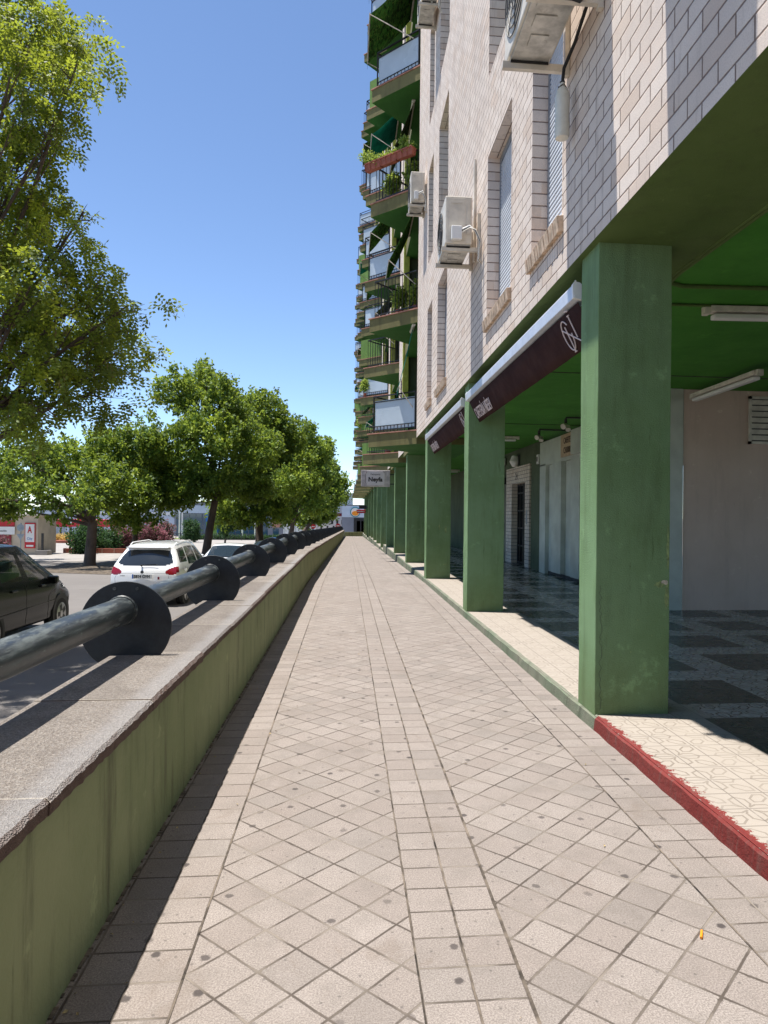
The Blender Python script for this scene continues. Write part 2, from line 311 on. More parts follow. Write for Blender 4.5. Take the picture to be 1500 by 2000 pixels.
# ------------------------------------------------------------ mesh helper
class MB:
    def __init__(s): s.v = []; s.f = []; s.mi = []; s.uv = []; s.m = 0; s.has_uv = False
    def face(s, pts, uv=None):
        b = len(s.v); s.v += [tuple(p) for p in pts]; s.f.append(tuple(range(b, b+len(pts)))); s.mi.append(s.m)
        s.uv += list(uv) if uv else [(0, 0)]*len(pts); s.has_uv |= uv is not None; return s
    def box(s, x0, x1, y0, y1, z0, z1, T=None):
        c = [Vector(p) for p in ((x0, y0, z0), (x1, y0, z0), (x1, y1, z0), (x0, y1, z0), (x0, y0, z1), (x1, y0, z1), (x1, y1, z1), (x0, y1, z1))]
        if T is not None: c = [T @ p for p in c]
        for q in ((0, 3, 2, 1), (4, 5, 6, 7), (0, 1, 5, 4), (1, 2, 6, 5), (2, 3, 7, 6), (3, 0, 4, 7)): s.face([c[i] for i in q])
        return s
    def bar(s, a, b, w, h=None):
        a = Vector(a); b = Vector(b); h = h or w; d = b-a; L = d.length
        T = Matrix.Translation(a) @ d.to_track_quat('X', 'Z').to_matrix().to_4x4()
        return s.box(0, L, -w/2, w/2, -h/2, h/2, T)
    def tube(s, pts, r, n=10, cap=True):
        pts = [Vector(p) for p in pts]; rr = r if isinstance(r, (list, tuple)) else [r]*len(pts); rings = []
        ref = Vector((0, 0, 1)) if abs((pts[-1]-pts[0]).normalized().z) < .9 else Vector((1, 0, 0))
        for i, p in enumerate(pts):
            d = (pts[min(i+1, len(pts)-1)]-pts[max(i-1, 0)]).normalized(); a = d.cross(ref).normalized(); b = a.cross(d).normalized()
            rings.append([p+a*math.cos(2*math.pi*k/n)*rr[i]+b*math.sin(2*math.pi*k/n)*rr[i] for k in range(n)])
        b0 = len(s.v)
        for g_ in rings: s.v += [tuple(p) for p in g_]; 
        for i in range(len(rings)-1):
            for k in range(n):
                q = (b0+i*n+k, b0+(i+1)*n+k, b0+(i+1)*n+(k+1) % n, b0+i*n+(k+1) % n); s.f.append(q); s.mi.append(s.m); s.uv += [(0, 0)]*4
        if cap:
            for g_, rv in ((rings[0], 0), (rings[-1], 1)): s.face(g_ if not rv else g_[::-1])
        return s
    def prism(s, poly, fn, a, b):
        lo = [fn(p, a) for p in poly]; hi = [fn(p, b) for p in poly]; n = len(poly)
        s.face(lo[::-1]); s.face(hi)
        for i in range(n): s.face((lo[i], lo[(i+1) % n], hi[(i+1) % n], hi[i]))
        return s
    def build(s, name, mats, parent=None, smooth=False, bevel=0):
        me = bpy.data.meshes.new(name); me.from_pydata(s.v, [], s.f)
        ms = mats if isinstance(mats, (list, tuple)) else [mats]
        for m in ms: me.materials.append(MAT[m] if isinstance(m, str) else m)
        if len(ms) > 1: me.polygons.foreach_set('material_index', s.mi)
        if s.has_uv:
            l = me.uv_layers.new(name='UVMap'); l.data.foreach_set('uv', [q for p in s.uv for q in p])
        import bmesh
        bm = bmesh.new(); bm.from_mesh(me); 
        if not s.has_uv: bmesh.ops.remove_doubles(bm, verts=bm.verts, dist=1e-5)
        bmesh.ops.recalc_face_normals(bm, faces=bm.faces); bm.to_mesh(me); bm.free()
        o = bpy.data.objects.new(name, me); COL.objects.link(o)
        if smooth:
            me.polygons.foreach_set('use_smooth', [True]*len(me.polygons))
            try: me.set_sharp_from_angle(angle=R(38))
            except Exception: pass
        if bevel:
            b = o.modifiers.new('bevel', 'BEVEL'); b.width = bevel; b.segments = 2; b.limit_method = 'ANGLE'
        if parent: adopt(o, parent)
        return o
def adopt(o, p):
    o.parent = p
    o.matrix_parent_inverse = Matrix.Translation(p.location).inverted() if p.parent is None else Matrix()
def tag(o, label=None, cat=None, group=None, kind=None):
    for k, v in (('label', label), ('category', cat), ('group', group), ('kind', kind)):
        if v: o[k] = v
    return o
def thing(name, label, cat, loc=(0, 0, 0), group=None):
    o = bpy.data.objects.new(name, None); COL.objects.link(o); o.location = loc; o.empty_display_size = .2
    return tag(o, label, cat, group)
def struct(o): o['kind'] = 'structure'; return o
def copy_tree(o, parent=None):
    c = o.copy(); COL.objects.link(c)
    if parent: c.parent = parent
    for ch in [k for k in o.children]: copy_tree(ch, c)
    return c
def text(name, body, size, mat, origin, xdir, ydir, parent=None, align='LEFT', sx=1., bold=0.):
    cu = bpy.data.curves.new(name, 'FONT'); cu.body = body; cu.size = size; cu.extrude = .002; cu.align_x = align; cu.offset = bold; cu.resolution_u = 3
    t = bpy.data.objects.new(name, cu); COL.objects.link(t); bpy.context.view_layer.update()
    me = bpy.data.meshes.new_from_object(t.evaluated_get(bpy.context.evaluated_depsgraph_get())); bpy.data.objects.remove(t); bpy.data.curves.remove(cu)
    xd = Vector(xdir).normalized(); yd = Vector(ydir).normalized(); zd = xd.cross(yd)
    T = Matrix((xd, yd, zd)).transposed().to_4x4(); T.translation = Vector(origin); me.transform(T @ Matrix.Scale(sx, 4, (1, 0, 0)))
    me.name = name; me.materials.clear(); me.materials.append(MAT[mat]); o = bpy.data.objects.new(name, me); COL.objects.link(o)
    if parent: adopt(o, parent)
    return o

def g0(y): return -.0135*max(0, y-15)                       # pavement height
def gr(y): return -1.0-.0135*min(85, max(0, y-15))           # street height
def ws(y): return .0095*max(0, y-15)                         # the low wall drifts right in the distance
YS = [-4]+[15*i/3 for i in range(0, 4)]+[22, 30, 40, 50, 60, 76.]

# ------------------------------------------------------------ ground
m = MB(); ys = [-300, -20, 0, 15, 30, 45, 60, 80, 100, 140, 300, 3500]; xs = [-3000, -200, -60, -20, -1.05, 14, 60, 3000]
for i in range(len(xs)-1):
    for j in range(len(ys)-1): m.face([(xs[i], ys[j], gr(ys[j])), (xs[i+1], ys[j], gr(ys[j])), (xs[i+1], ys[j+1], gr(ys[j+1])), (xs[i], ys[j+1], gr(ys[j+1]))])
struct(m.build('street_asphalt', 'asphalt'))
def sheet(name, mat, poly, dz):
    m = MB(); m.face([(x, y, gr(y)+dz) for x, y in poly]); return struct(m.build(name, mat))
# pavement strips, uv measured in tiles
TS = .160; m = MB()
def strip(xa, xb, diag, ox, drift=False):
    for i in range(len(YS)-1):
        a, b = YS[i], YS[i+1]; P = []; U = []
        for x, y in ((xa, a), (xb, a), (xb, b), (xa, b)):
            xx = x+(ws(y) if drift and x < -.5 else 0); P.append((xx, y, g0(y)))
            du = (x-ox)/TS; dv = y/TS
            U.append((du, dv) if not diag else ((du+dv)*.7071, (dv-du)*.7071))
        m.face(P, U)
strip(-.87, -.49, 0, -.49, True); strip(-.49, .238, 1, -.49); strip(.238, .560, 0, .24); strip(.560, 1.367, 1, 1.367); strip(1.367, 1.70, 0, 1.367)
struct(m.build('pavement', 'tile'))
m = MB()   # mortar lines between the tile strips
for xx, w in ((-.49, .007), (.238, .006), (.560, .011), (1.367, .007), (.399, .006)):
    for i in range(len(YS)-1):
        a, b = YS[i], YS[i+1]; m.face([(xx-w/2, a, g0(a)+.003), (xx+w/2, a, g0(a)+.003), (xx+w/2, b, g0(b)+.003), (xx-w/2, b, g0(b)+.003)])
MAT['mortar'] = simple('sandy_mortar', (.13, .105, .082), .95, 0, .45, 7, .6, 60); struct(m.build('paving_joints', 'mortar'))
# dirt swept along the foot of the low wall
MAT['grime'] = simple('dark_grit', (.16, .13, .10), .95, 0, .3, 20, 1, 80)
m = MB()
for i in range(220):
    y = 1.6+i*.07+random.random()*.05; x = -.83+ws(y)+.0; w = .006+random.random()*.014; m.box(x, x+w, y, y+.015+random.random()*.05, g0(y)+.001, g0(y)+.003+random.random()*.005)
tag(m.build('grit', 'grime'), None, None, None, 'stuff')

# arcade floor with two drops down the street
m = MB(); FL = [(-4, 33, .09), (33, 54, -.17), (54, 76.5, -.45)]
def fz(y): return next(z for a, b, z in FL if y < b or b == 76.5)
for a, b, z in FL: m.face([(1.70, a, z), (12, a, z), (12, b, z), (1.70, b, z)])
for (a, b, z), (c, d, z2) in zip(FL, FL[1:]): m.face([(1.7, b, z), (12, b, z), (12, b, z2), (1.7, b, z2)])
struct(m.build('arcade_floor', 'arcade'))
def kerb(name, mat, ya, yb, n):
    m = MB()
    for i in range(n):
        a = ya+(yb-ya)*i/n; b = ya+(yb-ya)*(i+1)/n; z = fz((a+b)/2)
        w0, w1 = [(.012+.003*math.sin(q*9.)+.003*math.sin(q*23.+1)) for q in (a, b)]
        t0, t1 = [(.003*math.sin(q*13.)) for q in (a, b)]
        A = [(1.70-w0-.012, a, g0(a)-.02), (1.70-w0, a, z-.012+t0), (1.716+t0, a, z+.006)]; B = [(1.70-w1-.012, b, g0(b)-.02), (1.70-w1, b, z-.012+t1), (1.716+t1, b, z+.006)]
        for k in range(2): m.face([A[k], A[k+1], B[k+1], B[k]])
        m.face([A[2], (1.72, a, z-.01), (1.72, b, z-.01), B[2]])
    return struct(m.build(name, mat, smooth=True))
kerb('red_kerb', 'redkerb', -4, 4.66, 90); kerb('kerb', 'kerb', 4.66, 76, 260)
sheet('planting_strip', 'earth', [(-14.5, 33), (-9.2, 31), (-6.8, 33.5), (-6.0, 60), (-9.0, 95), (-10.5, 60), (-11, 42), (-15, 40)], .012)
sheet('paved_forecourt', 'paving', [(-60, 41), (-15.5, 42), (-11.3, 44), (-11, 60), (-11, 98), (-60, 98)], .008)
sheet('grass_verge', 'grass', [(-60, 100.5), (-6, 100.5), (-6, 106), (-60, 106)], .02)
sheet('far_pavement', 'paving', [(-60, 106), (20, 106), (20, 140), (-60, 140)], .01)

# ------------------------------------------------------------ low wall with coping
W = thing('retaining_wall', 'long low olive green wall with rough stone coping along the pavement', 'wall', (-1.07, 2, 0))
m = MB(); wy = [-4]+[15*i/6. for i in range(1, 7)]+[20, 26, 33, 40, 50, 60, 75.5]
for a, b in zip(wy, wy[1:]):
    for (x0, x1) in ((-.83, -1.25),):
        A = [(-.83+ws(a), a, g0(a)-.05), (-.83+ws(a), a, g0(a)+.601), (-1.25+ws(a), a, g0(a)+.601), (-1.25+ws(a), a, gr(a)-.3)]
        B = [(-.83+ws(b), b, g0(b)-.05), (-.83+ws(b), b, g0(b)+.601), (-1.25+ws(b), b, g0(b)+.601), (-1.25+ws(b), b, gr(b)-.3)]
        for k in range(3): m.face([A[k], A[k+1], B[k+1], B[k]])
m.face([(-.83+ws(75.5), 75.5, g0(75.5)-.1), (-1.25+ws(75.5), 75.5, gr(75.5)-.3), (-1.25+ws(75.5), 75.5, g0(75.5)+.6), (-.83+ws(75.5), 75.5, g0(75.5)+.6)])
m.build('wall_body', 'olive', W)
# coping slabs with chipped inner edge
def coping(a, b):
    m = MB(); n = max(8, int((b-a)/.03)) if b < 12 else 6; z0 = g0((a+b)/2)+.602; dz = random.uniform(-.004, .004); sk = random.uniform(-.004, .004)
    prev = None
    for i in range(n+1):
        y = a+(b-a)*i/n; z = g0(y)+.602; s_ = ws(y); j1 = random.uniform(-.003, .003) if n > 6 else 0; j2 = random.uniform(-.0025, .002) if n > 6 else 0
        ring = [(-.835+s_+j1*.6, y, z), (-.803+s_+sk+j1, y, z+.008+j2), (-.800+s_+sk+j1, y, z+.044+j2), (-.812+s_+sk+j1, y, z+.060+dz+j2*.3), (-1.275+s_, y, z+.060+dz), (-1.275+s_, y, z)]
        if prev:
            for k in range(6): m.face([prev[k], prev[(k+1) % 6], ring[(k+1) % 6], ring[k]])
        else: m.face(ring)
        prev = ring
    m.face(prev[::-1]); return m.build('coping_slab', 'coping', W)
y = -1.07
while y < 75: coping(y, min(75.4, y+1.03)); y += 1.03
EW = MB(); EW.box(-.25, 1.70, 76, 76.3, -1.2, g0(76)+.38).box(-.27, 1.70, 75.96, 76.34, g0(76)+.382, g0(76)+.45)
tag(EW.build('end_wall', 'olive'), 'low olive wall closing the far end of the pavement', 'wall')

# ------------------------------------------------------------ pipe railing with round plates
RL = thing('pipe_railing', 'black green pipe railing held by big round steel plates on the low wall', 'railing', (-1.22, 4, .6))
PY = [1.5+2.5*i for i in range(0, 30)]
for i, py in enumerate(PY):
    s_ = ws(py); z = g0(py)
    if py > 1.6:
        m = MB(); m.prism([(math.cos(t*math.pi/24)*.245, math.sin(t*math.pi/24)*.245) for t in range(48)], lambda p, q: (-1.20+s_+p[0], q, z+.82+p[1]), py, py+.014); m.build('round_plate', 'railpaint', RL, True, bevel=.002)
        if i < 8:
            for bx_, bz in ((-.06, .205), (.06, .205)): m = MB(); m.tube([(-1.20+s_+bx_, py-.006, z+.82+bz), (-1.20+s_+bx_, py+.001, z+.82+bz)], .009, 8); m.build('bolt', 'pipe', RL)
        m = MB(); m.tube([(-1.22+s_, py-.012, z+.905), (-1.22+s_, py-.0005, z+.905)], [.079, .086], 28, True); m.build('weld_collar', 'pipe', RL, True)
    if py < 75:
        m = MB(); b = py+2.5; m.tube([(-1.24+s_-.03*(i == 0), py+.015, z+.905+.02*(i == 0)), (-1.235+ws(py+1.2), py+1.2, g0(py+1.2)+.905), (-1.22+ws(b), b-.002, g0(b)+.905)], .073, 28, True); m.build('pipe', 'pipe', RL, True)

# ------------------------------------------------------------ building
B = thing('apartment_building', 'long cream brick apartment block on green columns with zigzag balconies', 'building', (1.65, 5, 0))
FX = 1.65; Z0 = 3.33; ZT = 24.2; NF = 7; FH = 2.95
def rgrid(m, ya, yb, za, zb, ops, x=FX, dep=.20):
    yb_ = sorted({ya, yb}|{q for o in ops for q in o[:2]}); zb_ = sorted({za, zb}|{q for o in ops for q in o[2:]})
    for a, b in zip(yb_, yb_[1:]):
        for c, d in zip(zb_, zb_[1:]):
            if any(o[0] <= a and b <= o[1] and o[2] <= c and d <= o[3] for o in ops): continue
            m.face([(x, a, c), (x, a, d), (x, b, d), (x, b, c)])
    for a, b, c, d in ops:
        X_ = x+dep
        m.face([(x, a, c), (x, a, d), (X_, a, d), (X_, a, c)]); m.face([(x, b, c), (x, b, d), (X_, b, d), (X_, b, c)])
        m.face([(x, a, d), (x, b, d), (X_, b, d), (X_, a, d)]); m.face([(x, a, c), (x, b, c), (X_, b, c), (X_, a, c)])
WC = [(-.9, .3), (5.40, 6.32), (7.15, 8.40), (11.90, 13.15), (14.02, 14.84)]
ops = [(a, b, 3.80+FH*k, 5.78+FH*k) for a, b in WC for k in range(NF-1)]
m = MB(); rgrid(m, -8, 17.0, Z0, ZT, ops)
m.face([(FX, 17.0, Z0), (FX, 17.0, ZT), (3.2, 17.0, ZT), (3.2, 17.0, Z0)]); m.face([(FX, -8, Z0), (FX, -8, ZT), (12, -8, ZT), (12, -8, Z0)])
m.build('brick_wall', 'brick', B)
def window(a, b, k, x=FX, zs=3.80, full=True):
    z = zs; w = MB(); w.m = 0
    for (c, d, e, f) in ((a, a+.04, z, z+1.98), (b-.04, b, z, z+1.98), (a+.04, b-.04, z+1.90, z+1.98)): w.box(x+.145, x+.20, c, d, e, f)
    w.m = 1; w.box(x+.19, x+.21, a, b, z, z+1.98)
    W_ = w.build('window', ['frame', 'dark'], B)
    s = MB(); n = 42; h = 1.90/n
    for i in range(n):
        q = z+i*h; s.face([(x+.168, a+.035, q), (x+.168, b-.035, q), (x+.152, b-.035, q+h*.3), (x+.152, a+.035, q+h*.3)]); s.face([(x+.152, a+.035, q+h*.3), (x+.152, b-.035, q+h*.3), (x+.156, b-.035, q+h*.85), (x+.156, a+.035, q+h*.85)]); s.face([(x+.156, a+.035, q+h*.85), (x+.156, b-.035, q+h*.85), (x+.168, b-.035, q+h), (x+.168, a+.035, q+h)])
    sh = s.build('shutter', 'slat'); sh.parent = W_
    q = MB(); n = int((b-a+.1)/.066)
    for i in range(n):
        y0 = a-.05+(b-a+.1)*i/n; y1 = a-.05+(b-a+.1)*(i+1)/n-.012; r_ = random.uniform(-.003, .003)
        T = Matrix.Translation((x, 0, z-.005)) @ Matrix.Rotation(R(-8), 4, 'Y'); q.box(-.055+r_, .16, y0, y1, -.125, 0+r_, T)
    q2 = q.build('sill', 'sill', bevel=.003); q2.parent = W_
    return W_
for a, b in WC:
    w0 = window(a, b, 0)
    for k in range(1, NF-1): c = copy_tree(w0, B); c.location.z += FH*k
# modules: piers, recesses and triangular balconies
NM = 10; SP = 6.1
for j in range(NM):
    A = 17.0+SP*j; m = MB()
    rgrid(m, A+3.9, A+SP, Z0, ZT, [(A+4.5, A+5.4, 4.2+FH*k, 5.7+FH*k) for k in range(NF-1)], dep=.16)
    m.face([(FX, A+SP, Z0), (FX, A+SP, ZT), (3.2, A+SP, ZT), (3.2, A+SP, Z0)]); m.build('brick_pier', 'brick', B); m = MB(); m.face([(FX, A+3.9, Z0), (FX, A+3.9, ZT), (3.2, A+3.9, ZT), (3.2, A+3.9, Z0)]); m.build('recess_side_wall', 'dkgreen', B); m = MB()
    m.face([(FX+.16, A+4.4, Z0), (FX+.16, A+4.4, ZT), (FX+.16, A+5.5, ZT), (FX+.16, A+5.5, Z0)])
    m.build('window_backing', 'glass', B)
    m = MB(); m.m = 0; m.face([(3.2, A, Z0), (3.2, A, ZT), (3.2, A+3.9, ZT), (3.2, A+3.9, Z0)])
    m.m = 1; m.box(3.10, 3.19, A+.7, A+2.0, Z0+.2, ZT-.6).box(3.10, 3.19, A+2.6, A+3.5, Z0+.2, ZT-.6); m.build('recess_wall', ['plaster', 'glass'], B)
    m = MB(); m.box(FX-.06, FX+.10, A+3.72, A+3.90, Z0+.2, ZT-.3); m.build('painted_post', 'yellowwall', B)
m = MB(); m.box(1.60, 12, -8.1, 17+SP*NM+.1, ZT, ZT+.3); m.build('roof', 'slab', B)
m = MB(); m.m = 0
m.face([(FX, -8, Z0), (2.50, -8, Z0), (2.50, 78, Z0), (FX, 78, Z0)]); m.face([(2.50, -8, Z0), (2.50, 78, Z0), (2.50, 78, Z0+.09), (2.50, -8, Z0+.09)]); m.build('edge_beam', 'soffit', B)
m = MB(); m.face([(2.50, -8, Z0+.02), (12, -8, Z0+.02), (12, 78, Z0+.02), (2.50, 78, Z0+.02)]); m.face([(1.72, -8, Z0+.35), (12, -8, Z0+.35), (12, 78, Z0+.35), (1.72, 78, Z0+.35)]); m.build('arcade_ceiling', 'ceiling', B)
# columns
def column(y, z):
    m = MB(); x0, x1 = 1.70, 2.225; n = 14; dx = (x1-x0); pts = []
    for i in range(n+1):
        zz = z+(Z0-z)*i/n; jt = lambda: random.uniform(-.0025, .0025)
        pts.append([(x0+jt(), y+jt(), zz), (x1+jt(), y+jt(), zz), (x1+jt(), y+.35+jt(), zz), (x0+jt(), y+.35+jt(), zz)])
    for a, b in zip(pts, pts[1:]):
        for k in range(4): m.face([a[k], a[(k+1) % 4], b[(k+1) % 4], b[k]])
    return m.build('column', 'column', B, bevel=.006)
CY = [4.70, 9.89]+[15.1+5.09*i for i in range(0, 12)]
for c in CY: column(c, min(fz(c), g0(c))-.05)
column(-.6, .05)
m = MB(); px, pz = 1.735, .12   # crack up the nearest column
while pz < .95:
    nx_, nz_ = 1.735+random.uniform(-.012, .012), pz+random.uniform(.015, .04); m.face([(px-.0012, 4.6965, pz), (px+.0012, 4.6965, pz), (nx_+.0012, 4.6965, nz_), (nx_-.0012, 4.6965, nz_)]); px, pz = nx_, nz_
m.build('crack', 'dark', B)
def patch(name, mat, cx, cz, w, h, y=4.6955, seed=1, n=18):
    r_ = random.Random(seed); m = MB(); m.face([(cx+math.cos(2*math.pi*i/n)*w*r_.uniform(.45, 1), y, cz+math.sin(2*math.pi*i/n)*h*r_.uniform(.45, 1)) for i in range(n)]); return m.build(name, mat, B)
MAT['chip'] = simple('bare_plaster', (.50, .46, .37), .9, 0, .2, 30, .8); MAT['chip2'] = simple('old_paint', (.25, .33, .14), .9, 0, .2, 30, .8)
patch('paint_chip', 'chip', 2.19, 1.00, .035, .02, seed=3); patch('paint_chip', 'chip2', 2.15, .985, .05, .03, 4.6962, 5); patch('paint_chip', 'chip2', 2.205, .90, .02, .12, 4.6958, 6); patch('paint_chip', 'chip2', 2.21, 1.25, .016, .2, 4.6958, 8)
for k in range(6): patch('paint_chip', 'chip2', 1.9+.05*k, .3+.11*((k*7) % 5), .006, .008, 4.6958, 20+k)
for (cx, cz, w, h, sd) in ((2.1, .35, .07, .02, 1), (1.98, 1.15, .03, .11, 2), (2.12, 1.1, .05, .14, 4)): patch('paint_chip', 'chip2', cx, cz+.05, w*.6, h*.8, 15.095, sd)
# arcade back walls
m = MB(); m.m = 0; zc = Z0+.02
m.face([(4.93, 10.0, .09), (12, 10.0, .09), (12, 10.0, zc), (4.93, 10.0, zc)]); m.build('taupe_wall', 'shopgrey', B)
m = MB(); m.box(4.58, 4.90, 9.96, 10.2, .09, zc).box(4.905, 4.925, 9.99, 10.1, .09, zc); m.box(4.62, 4.9, 10.2, 14.35, 2.75, 3.26)
m.box(4.81, 4.9, 10.2, 17.05, .16, 3.26); m.box(4.72, 4.81, 16.55, 17.05, .09, 2.72); m.box(4.72, 4.81, 10.2, 17.05, 2.68, 3.26)
for a, b in ((15.25, 15.95), (14.0, 14.55), (12.6, 13.2), (11.2, 11.8)): m.box(4.70, 4.81, a, b, .18, 2.68)
m.build('shop_cladding', 'clad', B, bevel=.004)
m = MB(); m.box(4.815, 4.95, 10.2, 17.05, .09, .158); m.build('shop_plinth', 'dark', B)
m = MB(); m.box(4.81, 5.0, 17.05, 18.2, .09, zc).box(4.81, 5.0, 20.9, 21.1, .09, zc).box(4.81, 5., 18.2, 20.9, 2.85, zc).box(4.83, 5, 23., 40, -1, zc).box(4.82, 5, 21.1, 23, 2.45, zc).box(4.83, 5, 40, 78, -1, zc); m.build('green_back_wall', 'dkgreen', B)
m = MB(); m.box(4.76, 5.0, 18.2, 18.66, .09, 2.85).box(4.76, 5.0, 20.2, 20.9, .09, 2.85).box(4.76, 5.0, 18.66, 20.2, 2.38, 2.85).box(5.0, 5.5, 20.2, 20.3, .09, 2.38).box(5.0, 5.5, 18.56, 18.66, .09, 2.38); m.build('doorway_surround', 'brick_small', B)
text('house_number', '24', .26, 'browntext', (4.755, 19.75, 2.50), (0, -1, 0), (0, 0, 1), B)
m = MB(); m.m = 0; m.box(4.97, 4.99, 18.66, 20.2, .09, 2.38); m.m = 1
for yy in (18.66, 19.0, 19.38, 19.48, 19.86, 20.14): m.box(4.93, 4.97, yy, yy+.05, .09, 2.38)
for zz in (.12, .6, 1.1, 1.6, 2.1, 2.33): m.box(4.935, 4.968, 18.66, 20.2, zz, zz+.04)
dr = m.build('entrance_door', ['glass', 'black'], B)
m = MB(); m.box(4.755, 4.76, 18.40, 18.52, 1.25, 1.62); m.build('intercom_panel', 'frame', B)
m = MB()
for i in range(40): m.box(4.80-(.012 if i % 2 else 0), 4.86, 21.1, 22.9, .1+i*.058, .1+(i+1)*.058)
m.build('roller_shutter', 'white', B); m = MB(); m.box(4.70, 4.79, 21.1, 21.35, .09, 2.4); m.build('shutter_frame', 'clad', B)
m = MB(); m.m = 0
for (a, b, c, d) in ((5.93, 5.97, 2.56, 3.27), (5.93, 6.9, 2.56, 2.60), (5.93, 6.9, 3.23, 3.27), (6.86, 6.9, 2.6, 3.23)): m.box(a, b, 9.965, 10.01, c, d)
for i in range(7): m.box(5.97, 6.86, 9.97, 9.99, 2.62+i*.088, 2.62+i*.088+.068, )
m.m = 1; m.box(5.97, 6.86, 9.991, 9.998, 2.60, 3.23); vt = m.build('vent_grille', ['lampdirty', 'dark'], B)
m = MB(); m.tube([(2.53, -4, 3.335), (2.53, 5.2, 3.335), (2.56, 5.45, 3.335), (2.7, 5.52, 3.335), (6, 5.35, 3.335)], .018, 8); m.tube([(2.50, -4, 3.33), (2.50, 76, 3.33)], .012, 8); m.tube([(2.52, 6.02, 3.335), (6, 5.9, 3.335)], .012, 8); m.build('conduit', 'soffit', B, True)
for yb in (9.05, 14.2, 19.3): 
    m = MB(); m.box(2.52, 12, yb, yb+.012, Z0+.008, Z0+.022); m.build('ceiling_joint', 'dkgreen', B)

m = MB(); m.box(1.66, 12, -8.0, -7.8, .09, Z0+.02); m.build('sky_block_wall', 'dkgreen', B)  # unseen wall added to shut sky light out of the arcade end
NB = thing('sky_block_building', 'unseen brick block added behind the camera to hold back sky light', 'building', (-6, -20, -1)); m = MB(); rgrid(m, -9, 12, -1, 22, [(-8+i*2.6, -6.6+i*2.6, 4+3*k, 5.6+3*k) for i in range(8) for k in range(6)], 0)  # unseen block added behind the camera so the column fronts stay dark
m.v = [(y, -14-x, z) for x, y, z in m.v]; m.build('brick_wall', 'brick', NB); m = MB(); m.box(-9, 12, -14.3, -14.25, -1, 22); m.build('window', 'glass', NB); m = MB(); m.box(-9.1, 12.1, -22, -13.9, 22, 22.3); m.build('roof', 'slab', NB)
# ------------------------------------------------------------ balconies
TX, TD = .52, 1.13
def slab_mb():
    m = MB(); P = [(FX-.0, 0), (TX, TD), (FX+.0, 2*TD), (FX+.0, 3.88), (3.19, 3.88), (3.19, 0)]
    m.m = 0; n = len(P); zt, zb = .17, -.15
    m.face([(x, y, zt) for x, y in P]); m.m = 1; m.face([(x, y, zb) for x, y in P[::-1]]); m.m = 0
    for i in range(n): a, b = P[i], P[(i+1) % n]; m.face([(*a, zb), (*b, zb), (*b, zt), (*a, zt)])
    return m
def line_pts(inset=.10):
    a = Vector((FX-.02, inset*1.2, 0)); t = Vector((TX+inset*1.35, TD, 0)); b = Vector((FX-.02, 2*TD-inset*1.2, 0)); return a, t, b
def trim_mb():
    m = MB(); a, t, b = Vector((FX, -.03, 0)), Vector((TX-.035, TD, 0)), Vector((FX, 2*TD+.03, 0)); i1 = Vector((FX, .15, 0)); it = Vector((TX+.18, TD, 0)); i2 = Vector((FX, 2*TD-.15, 0))
    for p, q, r_, s_ in ((a, t, it, i1), (t, b, i2, it)):
        m.prism([p, q, r_, s_], lambda v, z: (v.x, v.y, z), .172, .20)
    return m
def rail_mb(kind):
    m = MB(); a, t, b = line_pts(); z0, z1 = .22, 1.14
    for p, q in ((a, t), (t, b)):
        U = Vector((0, 0, 1)); m.bar(p+U*z1, q+U*z1, .04, .03); m.bar(p+U*(z0+.06), q+U*(z0+.06), .025)
        L = (q-p).length; n = int(L/.115)
        if kind == 'bars':
            for i in range(n+1): c = p.lerp(q, i/n); m.bar(c+U*z0, c+U*z1, .014)
        else:
            m.bar(p+U*(z1-.14), q+U*(z1-.14), .025); m.bar(p+U*(z0+.16), q+U*(z0+.16), .018)
            for i in range(0, n+1):
                c = p.lerp(q, i/n); m.bar(c+U*z0, c+U*(z0+.16), .012)
            for c in (p, q): m.bar(c+U*z0, c+U*z1, .035)
    return m
def pane_mb(k=0):
    m = MB(); a, t, b = line_pts(.115 if k == 0 else .06); U = Vector((0, 0, 1))
    z0, z1 = (.27, 1.03) if k == 0 else (.21, 1.18)
    for p, q in ((a, t), (t, b)):
        m.bar(p.lerp(q, .02)+U*(z0+z1)/2, p.lerp(q, .98)+U*(z0+z1)/2, .012, z1-z0)
    return m
slabP, trimP, barsP, frameP = slab_mb().build('balcony', ['slab', 'greenslab']), trim_mb().build('tile_trim', 'tiletrim'), rail_mb('bars').build('railing', 'black'), rail_mb('frame').build('railing', 'black')
paneP, solidP = pane_mb().build('frosted_pane', 'frost'), pane_mb(1).build('parapet_panel', 'panel')
KIND = {(0, 0): 'g', (0, 1): 'b', (0, 2): 'b', (0, 3): 'g', (1, 0): 'b', (1, 1): 'b', (1, 2): 'g', (1, 3): 'g', (1, 4): 's', (2, 0): 's', (2, 1): 'g', (2, 2): 'g'}
def SZ(k): return 3.33+FH*k
def inst(p, parent, loc=(0, 0, 0)):
    c = p.copy(); COL.objects.link(c); c.parent = parent; c.location = loc; return c
protos = [slabP, trimP, barsP, frameP, paneP, solidP]
for j in range(NM):
    for k in range(NF if j > 0 else 6):
        A = 17.0+SP*j; s_ = inst(slabP, B, (0, A, SZ(k))); s_.matrix_parent_inverse = Matrix.Translation(B.location).inverted()
        inst(trimP, s_); kd = KIND.get((j, k)) or random.choice('bggbs')
        if kd == 'b': inst(barsP, s_)
        elif kd == 'g': inst(frameP, s_); inst(paneP, s_)
        else: inst(solidP, s_); 
for p in protos: bpy.data.objects.remove(p)
ORD = ['first', 'second', 'third', 'fourth', 'fifth', 'sixth', 'seventh', 'eighth', 'ninth', 'tenth']
